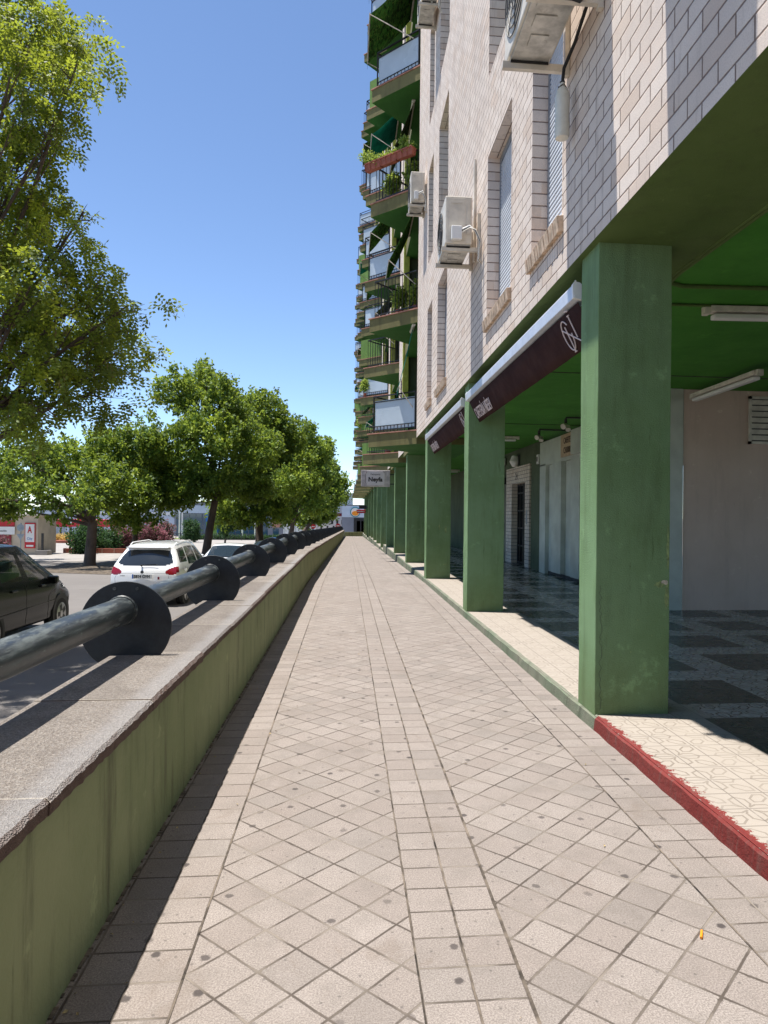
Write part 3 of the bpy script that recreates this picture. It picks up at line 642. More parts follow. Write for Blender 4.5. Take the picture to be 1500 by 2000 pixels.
# balcony awnings: a sheet from the slab above down to a bar, with arms
def balc_awning(j, k, mat, txt, drop=1.25, reach=.8, y0=.25, y1=2.1, xw=FX-.02, skew=0):
    A = 17.0+SP*j; zt = SZ(k+1)-.20; t = thing('balcony_awning', txt, 'awning', (xw, A, zt), 'awnings over the balconies')
    m = MB(); nu, nv = 8, 10; g = []
    for i in range(nu+1):
        r_ = []
        for q in range(nv+1):
            u, v = i/nu, q/nv; sag = .05*math.sin(math.pi*v)*(1+.4*math.sin(9*u)); ya = A+y0+(y1-y0)*u
            xa = xw-.06; r_.append((xa-reach*v+skew*v, ya+.015*math.sin(v*11+u*5), zt-drop*v-sag))
        g.append(r_)
    for i in range(nu):
        for q in range(nv): m.face([g[i][q], g[i+1][q], g[i+1][q+1], g[i][q+1]])
    for i in range(nu): a_, b_ = g[i][nv], g[i+1][nv]; m.face([a_, b_, (b_[0]-.01, b_[1], b_[2]-.16-.02*(i % 2)), (a_[0]-.01, a_[1], a_[2]-.16-.02*((i+1) % 2))])
    c = m.build('canvas', mat, t, True); md = c.modifiers.new('solid', 'SOLIDIFY'); md.thickness = .004
    m = MB(); e0, e1 = g[0][nv], g[nu][nv]; m.tube([(e0[0], e0[1]-.04, e0[2]), (e1[0], e1[1]+.04, e1[2])], .016, 8); m.build('front_bar', 'lampdirty', t, True)
    for yy, e in ((A+y0, e0), (A+y1, e1)):
        m = MB(); m.tube([(xw-.02, yy, zt-drop-.55), (e[0], e[1], e[2])], .012, 8); m.build('arm', 'lampdirty', t, True)
    m = MB(); m.tube([(xw-.06, A+y0-.05, zt+.03), (xw-.06, A+y1+.05, zt+.03)], .045, 10); m.build('roller', 'lampdirty', t, True)
balc_awning(0, 1, 'camo', 'leaf patterned green canvas awning above the second floor railing of the nearest balcony', 1.35, .62)
balc_awning(0, 2, 'drab', 'drab green awning hanging behind the flower box balcony', 1.2, .5, .9, 2.4)
balc_awning(0, 3, 'camo', 'big dark leaf patterned awning over the topmost nearest frosted balcony', 1.25, 1.15)
balc_awning(0, 0, 'teal', 'narrow teal awning folded against the wall above the lowest frosted balcony', 1.5, .35, .2, .8)
balc_awning(1, 2, 'camo', 'leaf patterned awning above the second stack balcony on its third floor', 1.2, .9)
balc_awning(1, 3, 'teal', 'teal awning on the fourth floor of the second balcony stack', .9, .9)
balc_awning(1, 1, 'drab', 'drab awning on the second floor of the second balcony stack', .9, .7)
for n_, (j, k, mt_) in enumerate([(2, 0, 'teal'), (2, 2, 'camo'), (3, 1, 'camo'), (3, 3, 'teal'), (4, 0, 'teal'), (4, 2, 'drab'), (5, 1, 'camo'), (6, 2, 'teal'), (2, 4, 'camo'), (1, 5, 'camo')]):
    balc_awning(j, k, mt_, '%s awning, %s floor, %s balcony stack from the brick wall' % ({'teal': 'teal', 'camo': 'leaf patterned green', 'drab': 'drab'}[mt_], ORD[k], ORD[j]), random.uniform(.7, 1.2), random.uniform(.8, 1.1))

# ------------------------------------------------------------ leaves
def leaf_obj(name, mat, lobes, n, size, mode='pinnate', parent=None, seed=1, droop=.5, pods=0., shell=.5, spray=0):
    r = np.random.default_rng(seed); L = np.array(lobes, float); wgt = L[:, 3]**2.4; wgt /= wgt.sum()
    idx = r.choice(len(L), n, p=wgt); d = r.normal(size=(n, 3)); d /= np.linalg.norm(d, axis=1)[:, None]
    rad = r.random(n)**shell; flat = L[idx, 4] if L.shape[1] > 4 else np.full(n, .8)
    # ragged outline: modulate the radius with direction
    ph = (np.sin(d[:, 0]*5+idx)+np.sin(d[:, 1]*6+idx*2)+np.sin(d[:, 2]*7+idx*3))*.09+1
    p = L[idx, :3]+d*(rad*L[idx, 3]*ph)[:, None]*np.stack([np.ones(n), np.ones(n), flat], 1)
    if spray:
        ns = max(1, n//spray); sp = np.arange(n) % ns; p = p[sp]; d0 = d[sp]; idx = idx[sp]
        ax = d0+r.normal(size=(ns, 3))[sp]*.5; ax[:, 2] -= .25; ax /= np.linalg.norm(ax, axis=1)[:, None]; k_ = np.random.default_rng(seed+1).random(n)
        p = p+ax*(k_*size*1.6)[:, None]+r.normal(size=(n, 3))*size*.22; d = ax*.6+r.normal(size=(n, 3))*.6
    out = d+r.normal(size=(n, 3))*(.35 if spray else .6); out[:, 2] -= droop; out /= np.linalg.norm(out, axis=1)[:, None]
    tint = np.clip(r.normal(.34, .16, n)+.22*np.sin(idx*2.3)+(np.random.default_rng(seed+2).normal(0, .22, n)[sp] if spray else 0), 0, 1.2)
    side = np.cross(out, np.array([0, 0, 1.])+r.normal(size=(n, 3))*.35); side /= np.linalg.norm(side, axis=1)[:, None]; nor = np.cross(side, out)
    V = []; T = []
    if mode == 'pinnate':
        K = 5
        for k in range(K):
            for s_ in ((-1, 1) if k < K-1 else (0,)):
                base = p+out*(size*(k/K))[..., None] if isinstance(size, np.ndarray) else p+out*size*k/K
                base = base-np.array([0, 0, 1])*size*.25*(k/K)**2
                dr = out*(.35 if s_ else 1.)+side*s_*1.0+nor*r.normal(size=(n, 1))*.25; dr /= np.linalg.norm(dr, axis=1)[:, None]
                wd = np.cross(dr, nor+r.normal(size=(n, 3))*.3); wd /= np.linalg.norm(wd, axis=1)[:, None]; l = size*.30; w = size*.085
                V.append(np.stack([base, base+dr*l*.5+wd*w, base+dr*l, base+dr*l*.5-wd*w], 1)); T.append(tint+r.normal(size=n)*.05)
    else:
        for k in range(3):
            off = r.normal(size=(n, 3))*size*.55; dr = out+r.normal(size=(n, 3))*.6; dr /= np.linalg.norm(dr, axis=1)[:, None]
            wd = np.cross(dr, r.normal(size=(n, 3))); wd /= np.linalg.norm(wd, axis=1)[:, None]; l = size*r.uniform(.7, 1.2, (n, 1)); w = l*.30; b = p+off
            V.append(np.stack([b, b+dr*l*.5+wd*w, b+dr*l, b+dr*l*.5-wd*w], 1)); T.append(tint+r.normal(size=n)*.1)
    if pods:
        q = int(n*pods); ii = r.choice(n, q); b = p[ii]; off = r.normal(size=(q, 3))*.02
        for k in range(3):
            bb = b+off+r.normal(size=(q, 3))*.03; dn = np.array([0, 0, -1])+r.normal(size=(q, 3))*.15; wd = np.cross(dn, r.normal(size=(q, 3))); wd /= np.linalg.norm(wd, axis=1)[:, None]
            l = .09; w = .008; V.append(np.stack([bb, bb+dn*l*.5+wd*w, bb+dn*l, bb+dn*l*.5-wd*w], 1)); T.append(np.full(q, 2.))
    V = np.concatenate(V); T = np.concatenate(T); nf = len(V); me = bpy.data.meshes.new(name)
    me.vertices.add(nf*4); me.vertices.foreach_set('co', V.reshape(-1)); me.loops.add(nf*4); me.loops.foreach_set('vertex_index', np.arange(nf*4, dtype=np.int32))
    me.polygons.add(nf); me.polygons.foreach_set('loop_start', np.arange(0, nf*4, 4, dtype=np.int32)); me.update(calc_edges=True)
    at = me.attributes.new('tint', 'FLOAT', 'FACE'); at.data.foreach_set('value', T.astype(np.float32)); me.materials.append(MAT[mat])
    o = bpy.data.objects.new(name, me); COL.objects.link(o)
    if parent: adopt(o, parent)
    return o
def tufts(L, n, seed, f=.36, zf=.8):
    r = random.Random(seed); out = []
    for i in range(n):
        l = r.choice(L); d = Vector((r.gauss(0, 1), r.gauss(0, 1), r.gauss(0, .8))).normalized(); k = r.uniform(.75, 1.04)
        out.append((l[0]+d.x*l[3]*k, l[1]+d.y*l[3]*k, l[2]+d.z*l[3]*k*zf, l[3]*f*r.uniform(.6, 1.2)))
    return list(L)+out
def trunk_mb(base, forks, lobes, r0_, seed=0, twigs=0):
    """base point, fork point, limbs to every lobe"""
    r = random.Random(seed); m = MB(); b = Vector(base); f = Vector(forks)
    mid = b.lerp(f, .5)+Vector((r.uniform(-.12, .12), r.uniform(-.12, .12), 0)); m.tube([b-Vector((0, 0, .1)), b+Vector((0, 0, .15)), mid, f], [r0_*1.35, r0_*1.08, r0_*.92, r0_*.8], 12)
    for L in lobes:
        c = Vector(L[:3]); R_ = L[3]; st = f-(f-b)*r.uniform(0, .12); q1 = st.lerp(c, .35)+Vector((r.uniform(-.2, .2), r.uniform(-.2, .2), r.uniform(0, .3))); q2 = st.lerp(c, .7)+Vector((r.uniform(-.2, .2), r.uniform(-.2, .2), r.uniform(-.1, .2)))
        w = r0_*min(.6, .26+.08*R_); m.tube([st, q1, q2, c], [w, w*.7, w*.45, w*.22], 8)
        for i in range(twigs):
            d = Vector((r.gauss(0, 1), r.gauss(0, 1), r.gauss(0, .7))).normalized(); s2 = q2.lerp(c, r.random()); e = c+d*R_*r.uniform(.55, .95); h = s2.lerp(e, .5)+Vector((0, 0, r.uniform(-.05, .15))); m.tube([s2, h, e], [w*.22, w*.13, w*.04], 5)
    return m
# the big tree over the street, nearest on the left
BT = thing('street_tree', 'tallest nearest tree reaching in from the left edge with its trunk out of view', 'tree', (-7.0, 11, gr(11)))
BL = [(-4.70, 11.00, 8.62, .69), (-3.92, 10.50, 7.86, .45), (-4.60, 10.00, 7.31, .66), (-4.75, 11.00, 7.08, .53), (-4.88, 10.50, 6.29, .54), (-4.96, 11.50, 6.22, .56), (-4.30, 11.00, 5.50, .54), (-3.77, 11.00, 4.83, .65), (-3.16, 10.50, 4.43, .40), (-4.30, 10.00, 4.49, .62), (-4.40, 11.50, 4.24, .88), (-3.5, 11.00, 3.84, .46), (-4.49, 10.50, 3.33, .73), (-3.75, 11.00, 3.25, .55), (-4.99, 11.00, 2.80, .42), (-5.34, 10.50, 5.18, .79), (-6.45, 12.00, 7.60, .91), (-5.98, 11.50, 3.79, .95), (-5.78, 11.00, 8.53, .83), (-4.15, 10.40, 7.01, .33), (-6.77, 12.00, 2.65, .66), (-4.12, 10.20, 2.86, .42), (-3.98, 11.00, 5.95, .30), (-8.2, 10, 6.5, 1.2), (-8.6, 12.5, 4.6, 1.3), (-7.2, 9.2, 8.2, 1.1), (-6.6, 13.2, 6.2, 1.2), (-6.9, 9.0, 4.6, 1.1), (-5.6, 12.6, 9.6, 1.0), (-7.4, 11.4, 9.8, 1.1), (-5.2, 13.0, 4.6, 1.0)]
trunk_mb((-7.0, 11, gr(11)), (-6.9, 11, 1.6), BL, .19, 3, 7).build('trunk', 'bark', BT, True)
leaf_obj('crown', 'leaf', [(*l[:3], l[3], .75) for l in tufts([(*l[:3], l[3]*.92) for l in BL], 110, 3, .38)], 14500, .24, 'pinnate', BT, 5, .75, .22, .6, 9)
def street_tree(base, fork, lobes, r_, label, n, size, seed, cat='tree', grp='trees along the street', mat='leaf2', name='street_tree', nm2='crown', tw=2):
    t = thing(name, label, cat, base, grp); trunk_mb(base, fork, lobes, r_, seed, tw).build('trunk', 'bark', t, True)
    leaf_obj(nm2, mat, [(*l, .8) for l in tufts([(*l[:3], l[3]*.9) for l in lobes], 7*len(lobes), seed, .34)], int(n*1.25), size*.92, 'clump', t, seed, .35, 0, .45, 10); return t
TA = [(-12.65,38.00,3.32,1.46),(-15.20,40.00,4.23,1.67),(-15.78,37.00,3.99,1.54),(-18.83,41.00,3.39,1.70),(-15.10,36.00,2.43,1.12),(-12.58,35.00,2.19,0.98),(-19.08,41.00,1.83,1.27),(-20.71,41.00,4.21,2.25),(-18.43,37.00,2.42,1.53),(-14.28,42.00,4.99,1.32),(-19.36,44.00,5.37,1.22),(-14.52,37.00,1.44,0.72)]
TA2 = [(-12.59,43.00,5.41,1.81),(-13.70,42.00,3.82,1.32),(-11.93,45.00,4.04,1.74),(-12.53,41.00,2.63,1.72),(-13.23,39.00,2.42,1.14),(-11.35,44.00,2.75,1.39),(-11.97,42.00,1.49,1.24),(-13.10,42.00,1.19,0.88),(-14.86,45.00,5.88,0.88)]
TB = [(-10.22,44.00,8.66,1.55),(-9.30,47.00,9.87,1.50),(-7.48,44.00,8.42,1.72),(-10.55,43.00,6.06,1.82),(-8.28,42.00,5.99,1.93),(-6.69,45.00,6.69,1.76),(-5.60,44.00,5.33,1.57),(-10.63,46.00,4.12,1.95),(-7.85,43.00,3.67,1.83),(-12.47,47.00,4.81,1.65),(-6.80,46.00,3.53,1.64),(-10.75,44.00,2.29,1.24),(-9.33,43.00,2.74,1.15),(-5.70,45.00,3.18,1.12),(-10.38,44.00,9.75,0.78),(-8.92,45.00,10.31,0.70)]
TC = [(-7.51,66.00,11.07,2.12),(-9.09,64.00,11.19,1.60),(-6.10,66.00,9.22,2.36),(-7.89,62.00,7.37,2.21),(-5.60,66.00,6.39,2.36),(-8.11,64.00,4.37,2.28),(-10.18,63.00,3.39,2.01),(-6.40,65.00,3.51,2.09),(-8.98,64.00,1.62,1.82),(-6.73,64.00,1.64,1.60),(-10.93,65.00,1.60,1.61),(-5.07,60.00,4.22,1.72)]
TDD = [(-5.31,83.00,10.67,2.08),(-3.52,83.00,8.92,2.09),(-6.61,85.00,7.83,2.44),(-4.03,82.00,5.87,2.36),(-5.89,84.00,3.55,2.41),(-7.06,84.00,1.73,1.80),(-4.00,82.00,2.93,1.77)]
TE = [(-3.22,92.00,7.10,2.32),(-1.56,92.00,5.47,1.66),(-2.47,90.00,3.75,1.94),(-0.88,92.00,4.15,1.06),(-3.82,92.00,1.80,1.65),(-5.12,92.00,1.12,1.32),(-2.50,92.00,1.81,1.32),(-3.60,93.00,8.83,1.34)]
street_tree((-13.23, 38, gr(38)), (-13.1, 38, 1.0), TA, .28, 'broad low tree with a curved trunk beside the kiosk', 8500, .23, 11)
street_tree((-12.6, 43, gr(43)), (-12.3, 43, .9), TA2, .17, 'pale green tree rising between the kiosk side tree and the tallest street tree', 7000, .22, 12)
street_tree((-8.65, 44.5, gr(44)), (-8.05, 44.5, 2.6), TB, .25, 'tall full tree with a leaning trunk right behind the white hatchback', 12500, .24, 13)
street_tree((-7.97, 66, gr(66)), (-7.9, 66, 1.8), TC, .38, 'dark thick trunked tree behind the white sedan', 10000, .32, 14)
street_tree((-6.76, 83, gr(83)), (-6.2, 83, 1.0), TDD, .30, 'slimmer tree with a straight trunk before the far end of the row', 6500, .38, 15)
street_tree((-6.3, 90, gr(90)), (-4.5, 91, .6), TE, .28, 'last light green tree of the row beside the far end of the building', 6500, .38, 16)
street_tree((-13.44, 80, gr(80)), (-13.44, 80, -.9), [(-13.44,80.00,1.07,1.25),(-13.43,80.00,-0.06,1.02)], .1, 'small round tree before the blue glass shopfront', 1600, .2, 17, mat='leafdark')
street_tree((-18.08, 85, gr(85)), (-18.08, 85, -1.5), [(-18.09,85.00,-0.19,0.96),(-18.08,85.00,-1.09,0.84)], .08, 'small dark shrubby tree left of the green advertising board', 1400, .2, 18, mat='leafdark')
def shrub(name, label, lobes, mat, n, seed, cat='shrub'):
    x = sum(l[0] for l in lobes)/len(lobes); y = sum(l[1] for l in lobes)/len(lobes); t = thing(name, label, cat, (x, y, gr(y)))
    m = MB()
    for l in lobes: m.tube([(x+(l[0]-x)*.3, l[1], gr(y)), (l[0], l[1], l[2])], [.05, .02], 5)
    m.build('stem', 'bark', t); lo = list(lobes)+[(l[0], l[1], max(gr(y)+.3, l[2]-.7), l[3]*.9) for l in lobes]
    leaf_obj('foliage', mat, [(*l, .9) for l in lo], n, .17, 'clump', t, seed, .2, 0, .5)
shrub('shrub', 'big dark green bush behind the trunk of the tree by the kiosk', [(-18.65,52.00,-0.35,0.91),(-18.28,54.00,-0.60,0.94),(-18.02,56.00,-0.47,0.78),(-18.84,54.00,0.34,0.68)], 'leafdark', 3500, 21)
shrub('oleander', 'pink flowering oleander next to the dark green bush', [(-17.69,58.00,-0.33,0.89),(-18.34,57.00,-0.70,0.72),(-17.27,60.00,-0.80,0.76)], 'pink', 3500, 22)
shrub('oleander', 'larger pink flowering oleander above the roof of the white hatchback', [(-16.26,60.00,-0.16,1.01),(-15.44,60.00,-0.58,0.84),(-15.54,62.00,0.01,0.87)], 'pink', 3800, 23)
shrub('oleander', 'reddish oleander at the left edge before the kiosk door', [(-21.6, 46.5, -.65, .45), (-21.9, 46.5, -.95, .45)], 'pink', 900, 24)
H_ = thing('hedge', 'low clipped hedge strip below the blue glass shopfront', 'hedge', (-14, 99, gr(99))); leaf_obj('foliage', 'leafdark', [(-22+i*.9, 99, gr(99)+.25, .5, .8) for i in range(16)], 3200, .2, 'clump', H_, 31, .2)
m = MB(); m.box(-22, -9, 98.9, 99.1, gr(99), gr(99)+.3); m.build('stem', 'bark', H_)

# ------------------------------------------------------------ air conditioners
def ac(label, x0, x1, y0, y1, z0, z1, arms, hose=True, extra=0):
    t = thing('air_conditioner', label, 'air conditioner', (FX, (y0+y1)/2, z0), 'air conditioners on the brick wall')
    m = MB(); m.box(x0, x1, y0, y1, z0, z1); m.build('casing', 'ac', t, bevel=.014)
    m = MB(); yc, zc, rr = y0+(y1-y0)*.62, (z0+z1)/2, (z1-z0)*.42
    for q in (1, .8, .6, .4, .2): m.tube([(x0-.006, yc+math.cos(a)*rr*q, zc+math.sin(a)*rr*q) for a in [2*math.pi*i/24 for i in range(25)]], .005, 5, False)
    for a in range(8): m.bar((x0-.006, yc, zc), (x0-.006, yc+math.cos(a*.785)*rr, zc+math.sin(a*.785)*rr), .006)
    m.build('fan_grille', 'dark', t)
    m = MB(); m.box(x0+.02, x1-.02, y0+.02, y1-.02, z0-.016, z0-.001); 
    for k in range(3): m.box(x0+.06+.02*k, x1-.10, y0+.10+k*.2, y0+.22+k*.2, z0-.024, z0-.017)
    m.tube([(x0+.2, y0+.08, z0-.01), (x0+.2, y0+.08, z0-.05)], .022, 10); m.build('drip_pan', 'acpan', t)
    m = MB(); m.box(x0+.04, x1-.09, y0-.004, y0, z0+.04, z1-.03); m.m = 0; m.box(x0+.07, x1-.13, y0-.010, y0-.003, z1-.10, z1-.07); m.box(x1-.07, x1-.03, y0-.005, y0-.001, z0+.12, z1-.08)
    m.build('side_cover', 'ac', t, bevel=.003)
    m = MB(); m.box(x0+.07, x1-.14, y0-.075, y0-.005, z0+.03, z0+.20); m.build('valve_cover', 'white', t, bevel=.008)
    for ya in arms:
        m = MB(); m.box(x0-.04, FX-.03, ya-.02, ya+.02, z0-.075, z0-.035); m.box(x0-.04, FX-.03, ya-.02, ya-.016, z0-.075, z0-.02)
        m.box(FX-.04, FX-.002, ya-.022, ya+.022, z0-.10, z0+.42); m.build('bracket', 'ac', t, bevel=.004)
        m = MB(); m.box(x0+.02, x1-.02, ya-.03, ya+.03, z0-.034, z0-.018); m.build('rubber_foot', 'rubber', t)
    if hose:
        for k, (mt, rr) in enumerate((('white', .011), ('rubber', .009), ('lampdirty', .008))):
            m = MB(); o = k*.02; m.tube([(x1-.16, y0-.05, z0+.15-o), (x1-.05, y0-.10-o, z0+.19-o), (FX-.10, y0-.12-o, z0+.12), (FX-.04, y0-.13-o, z0-.02), (FX-.05, y0-.06-o, z0-.22), (FX+.02, y0+.02, z0-.25)], rr, 7); m.build('hose', mt, t, True)
    return t
big = ac('big cream air conditioner seen from below at the top of the picture', 1.17, 1.50, 4.42, 5.34, 4.90, 5.62, (4.52, 5.24), False)
m = MB(); m.tube([(1.38, 4.50, 4.86), (1.47, 4.46, 4.80), (1.58, 4.52, 4.95), (1.61, 4.72, 4.98), (1.60, 4.95, 4.87), (1.56, 5.08, 4.76), (1.555, 5.10, 4.66)], .013, 8); m.build('drain_hose', 'rubber', big, True)
ac('air conditioner with a white valve box right of the railing balconies at mid height', 1.19, 1.53, 8.78, 9.56, 4.87, 5.47, (8.85, 9.45))
ac('small air conditioner at the corner of the brick wall beside the flower boxes', 1.30, 1.60, 15.2, 15.88, 8.25, 8.90, (15.28, 15.79))
ac('air conditioner cut by the top edge of the picture beside the topmost frosted balcony', 1.28, 1.58, 13.1, 13.9, 11.15, 11.75, (13.21, 13.84))
ac('nearest air conditioner high on the brick wall above the picture', 1.15, 1.48, 2.86, 3.66, 5.35, 6.0, (2.95, 3.57), False)
bt = thing('water_bottle', 'cloudy plastic bottle hanging under the drain hose of the big air conditioner', 'bottle', (1.555, 5.10, 4.25))
m = MB(); m.tube([(1.555, 5.10, 4.25), (1.555, 5.10, 4.27), (1.555, 5.10, 4.42), (1.555, 5.10, 4.55), (1.555, 5.10, 4.60), (1.555, 5.10, 4.635), (1.555, 5.10, 4.66)], [.048, .056, .052, .056, .045, .018, .016], 16); m.build('bottle_body', 'water', bt, True)
m = MB(); m.tube([(1.555, 5.10, 4.662), (1.555, 5.10, 4.67)], .02, 10); m.tube([(1.555+.03*math.cos(a), 5.1+.03*math.sin(a), 4.63+.01*math.sin(3*a)) for a in [i*.7 for i in range(9)]], .004, 5); m.build('wire_tie', 'dark', bt)
m = MB(); m.box(1.618, 1.648, 9.17, 9.225, 4.80, 6.15); tag(m.build('cable_duct', 'ac', bevel=.003), 'upright grey cable channel on the brick wall above the middle air conditioner', 'cable duct')

# ------------------------------------------------------------ shop awnings
def valpt(s, t, y0, off=0):      # s along the street towards the camera, t up the cloth
    return Vector((1.845-.145*t/.30-off*.9, y0-s, 2.765+.285*t/.30-off*.43))
def shop_awning(label, ya, yb, mono):
    t = thing('shop_awning', label, 'awning', (1.70, (ya+yb)/2, 3.1), 'maroon awnings between the columns')
    prof = [(1.655, 3.07), (1.65, 3.165), (1.665, 3.185), (1.70, 3.18), (1.75, 3.14), (1.78, 3.11), (1.78, 3.07), (1.74, 3.055)]
    m = MB(); m.prism(prof, lambda p, q: (p[0], q, p[1]), ya, yb); m.build('cassette', 'silver', t, bevel=.004)
    big_ = [((x-1.715)*1.1+1.715, (z-3.125)*1.08+3.125) for x, z in prof]
    for p0, p1 in ((ya-.03, ya), (yb, yb+.03)):
        m = MB(); m.prism(big_, lambda p, q: (p[0], q, p[1]), p0, p1)
        for z in (3.08, 3.19): m.tube([(1.665, p0-.004, z), (1.665, p0+.002, z)], .008, 8)
        m.build('end_cap', 'white', t, bevel=.003)
    m = MB(); n = 60; g = []
    for i in range(n+1):
        y = ya+.01+(yb-ya-.02)*i/n; g.append([valpt(0, tt, y, .006*math.sin(y*7+tt*9)*(1-tt/.3)+.004*math.sin(y*19)*(1-tt/.3)) for tt in (0, .1, .2, .3)])
    for i in range(n):
        for k in range(3): m.face([g[i][k], g[i+1][k], g[i+1][k+1], g[i][k+1]])
    c = m.build('valance', 'maroon', t, True); md = c.modifiers.new('solid', 'SOLIDIFY'); md.thickness = .004
    U = (valpt(0, .3, 0)-valpt(0, 0, 0)).normalized()
    text('lettering', 'CAFETERÍA NIÉSEV', .21, 'cream_text', valpt(.10, .05, yb, .014), (0, -1, 0), U, t, sx=.58, bold=.0012)
    m = MB(); cy, ct = ya+.36, .15
    P = lambda a, b: valpt(cy-a-ya if False else 0, ct+b, cy-a, .016)
    pts = [P(-.06+.085*math.cos(q), .0+.115*math.sin(q)) for q in [i*2*math.pi/28+.7 for i in range(26)]]; m.tube(pts, .0055, 6)
    for a, b in (((-.05, -.13), (-.05, .07)), ((-.13, .06), (.16, -.10)), ((.10, -.05), (.10, .12)), ((.07, .16), (.13, .15)), ((-.07, -.13), (-.03, -.13)), ((.08, .12), (.12, .12)), ((.16, -.10), (.26, -.12))): m.tube([P(*a), P(*b)], .0055, 6)
    m.build('monogram', 'cream_text', t)
shop_awning('long maroon awning with silver cassette between the two nearest columns', 5.12, 9.84, True)
shop_awning('second maroon awning, farther, between the second and third columns', 10.33, 15.02, False)

# ------------------------------------------------------------ arcade lamps, signs, fittings
def tube_lamp(label, a, b, w=.11, h=.09):
    a = Vector(a); b = Vector(b); t = thing('tube_lamp', label, 'lamp', (a+b)/2, 'tube lamps of the arcade'); d = (b-a).normalized()
    m = MB(); m.bar(a+Vector((0, 0, .02)), b+Vector((0, 0, .02)), w, h*.6); m.build('housing', 'lampdirty', t, bevel=.006)
    m = MB(); m.bar(a+d*.03-Vector((0, 0, .045)), b-d*.03-Vector((0, 0, .045)), w*.8, h*.5); m.build('diffuser', 'white', t, bevel=.012)
    for e, f in ((a-d*.05, a), (b, b+d*.05)): m = MB(); m.bar(e+Vector((0, 0, .01)), f+Vector((0, 0, .01)), w*.7, h*.8); m.build('end_cap', 'lampdirty', t)
tube_lamp('dusty tube lamp flat on the green ceiling cut by the right edge', (3.2, 6.03, 3.29), (4.5, 5.95, 3.29))
tube_lamp('slanting tube lamp with a loose end before the taupe wall', (4.98, 9.8, 3.20), (4.93, 8.1, 3.20))
tube_lamp('tube lamp seen between the second column and the doorway', (3.45, 16.42, 3.29), (3.97, 16.34, 3.29))
tube_lamp('distant short tube lamp between the second and third columns', (4.08, 28.5, 3.29), (4.5, 28.5, 3.29))
def spot(label, p):
    t = thing('spotlight', label, 'lamp', p, 'small ceiling spotlights'); x, y, z = p; m = MB(); m.tube([(x, y, z+.12), (x, y, z+.02)], .03, 8); m.bar((x, y, z+.14), (x+.7, y, z+.14), .03); m.build('mount', 'dark', t)
    m = MB(); m.tube([(x, y, z), (x-.07, y-.06, z-.04)], [.04, .055], 12); m.build('head', 'lampdirty', t, True); m = MB(); m.tube([(x+.05, y, z-.02), (x+.03, y-.06, z-.10)], [.035, .05], 12); m.build('head', 'lampdirty', t, True)
spot('twin spotlight nearer the cafeteria board', (4.08, 12.97, 3.18)); spot('twin spotlight above the dark green wall by the doorway', (4.09, 14.86, 3.18))
wl = thing('wall_lamp', 'white oval bulkhead lamp above the brick doorway', 'lamp', (4.78, 19.6, 2.98)); m = MB(); m.box(4.76, 4.81, 19.42, 19.78, 2.9, 3.18); m.build('base', 'dark', wl)
m = MB(); m.tube([(4.78, 19.6, 3.16), (4.74, 19.6, 3.12), (4.72, 19.6, 3.0), (4.74, 19.6, 2.90), (4.78, 19.6, 2.87)], [.05, .13, .17, .12, .04], 14); m.build('globe', 'white', wl, True)
cc_ = thing('security_camera', 'white security camera and cables above the roller shutter', 'camera', (4.78, 21.5, 3.1)); m = MB(); m.box(4.60, 4.78, 21.1, 21.6, 3.0, 3.22); m.build('camera_body', 'white', cc_, bevel=.02)
m = MB(); m.tube([(4.72, 21.3, 3.0), (4.74, 21.25, 2.7), (4.70, 21.3, 2.5)], .03, 8); m.box(4.6, 4.79, 21.1, 21.5, 2.42, 2.62); m.build('junction_box', 'dark', cc_)
al = thing('alarm_box', 'small white alarm box on the dark green wall', 'alarm', (4.80, 17.45, 2.8)); m = MB(); m.box(4.76, 4.81, 17.36, 17.54, 2.78, 3.02); m.build('alarm_case', 'white', al, bevel=.01); m = MB(); m.box(4.752, 4.76, 17.41, 17.49, 2.84, 2.96); m.build('alarm_lens', 'dark', al)
sb = thing('shop_sign', 'beige cafeteria board half hidden behind the nearest column', 'sign', (4.70, 13.6, 3.0)); m = MB(); m.box(4.685, 4.72, 12.0, 15.24, 2.76, 3.25); m.build('board', 'signbeige', sb, bevel=.003)
text('lettering', 'CAFETERÍA', .19, 'browntext', (4.68, 15.02, 3.04), (0, -1, 0), (0, 0, 1), sb, sx=.72); text('lettering', 'CHURRERÍA', .19, 'browntext', (4.68, 15.02, 2.83), (0, -1, 0), (0, 0, 1), sb, sx=.72)
ny = thing('shop_sign', 'grey hanging sign lettered Neyfa under the balconies', 'sign', (1.6, 26, 2.85)); m = MB(); m.box(.50, 1.56, 26.0, 26.12, 2.50, 3.10); m.build('sign_box', 'signbox', ny, bevel=.01)
m = MB(); pp = [(.68, 2.55), (1.32, 2.55), (1.36, 2.62), (1.36, 2.98), (1.28, 3.06), (.74, 3.06), (.66, 2.98), (.66, 2.6)]; m.prism(pp, lambda p, q: (p[0], q, p[1]), 25.985, 25.999); m.build('pale_panel', 'signpale', ny)
m = MB(); m.tube([(.70, 25.98, 2.57), (.66, 25.98, 2.64), (.66, 25.98, 2.95), (.72, 25.98, 3.05)], .007, 5); m.build('scroll_line', 'dark', ny)
text('lettering', 'Neyfa', .22, 'darktext', (1.02, 25.982, 2.69), (1, 0, 0), (0, 0, 1), ny, 'CENTER', bold=.008); text('lettering', 'Peluquería', .085, 'darktext', (1.02, 25.982, 2.92), (1, 0, 0), (0, 0, 1), ny, 'CENTER')
m = MB(); m.bar((1.56, 26.06, 2.95), (1.72, 26.06, 2.95), .04); m.bar((1.56, 26.06, 2.6), (1.72, 26.06, 2.6), .04); m.build('bracket', 'dark', ny)
rs = thing('shop_sign', 'small red sign hanging far down the arcade', 'sign', (1.6, 62, 2.1)); m = MB(); m.box(.85, 1.6, 62, 62.1, 1.62, 1.92); m.build('sign_box', 'red', rs, bevel=.02)
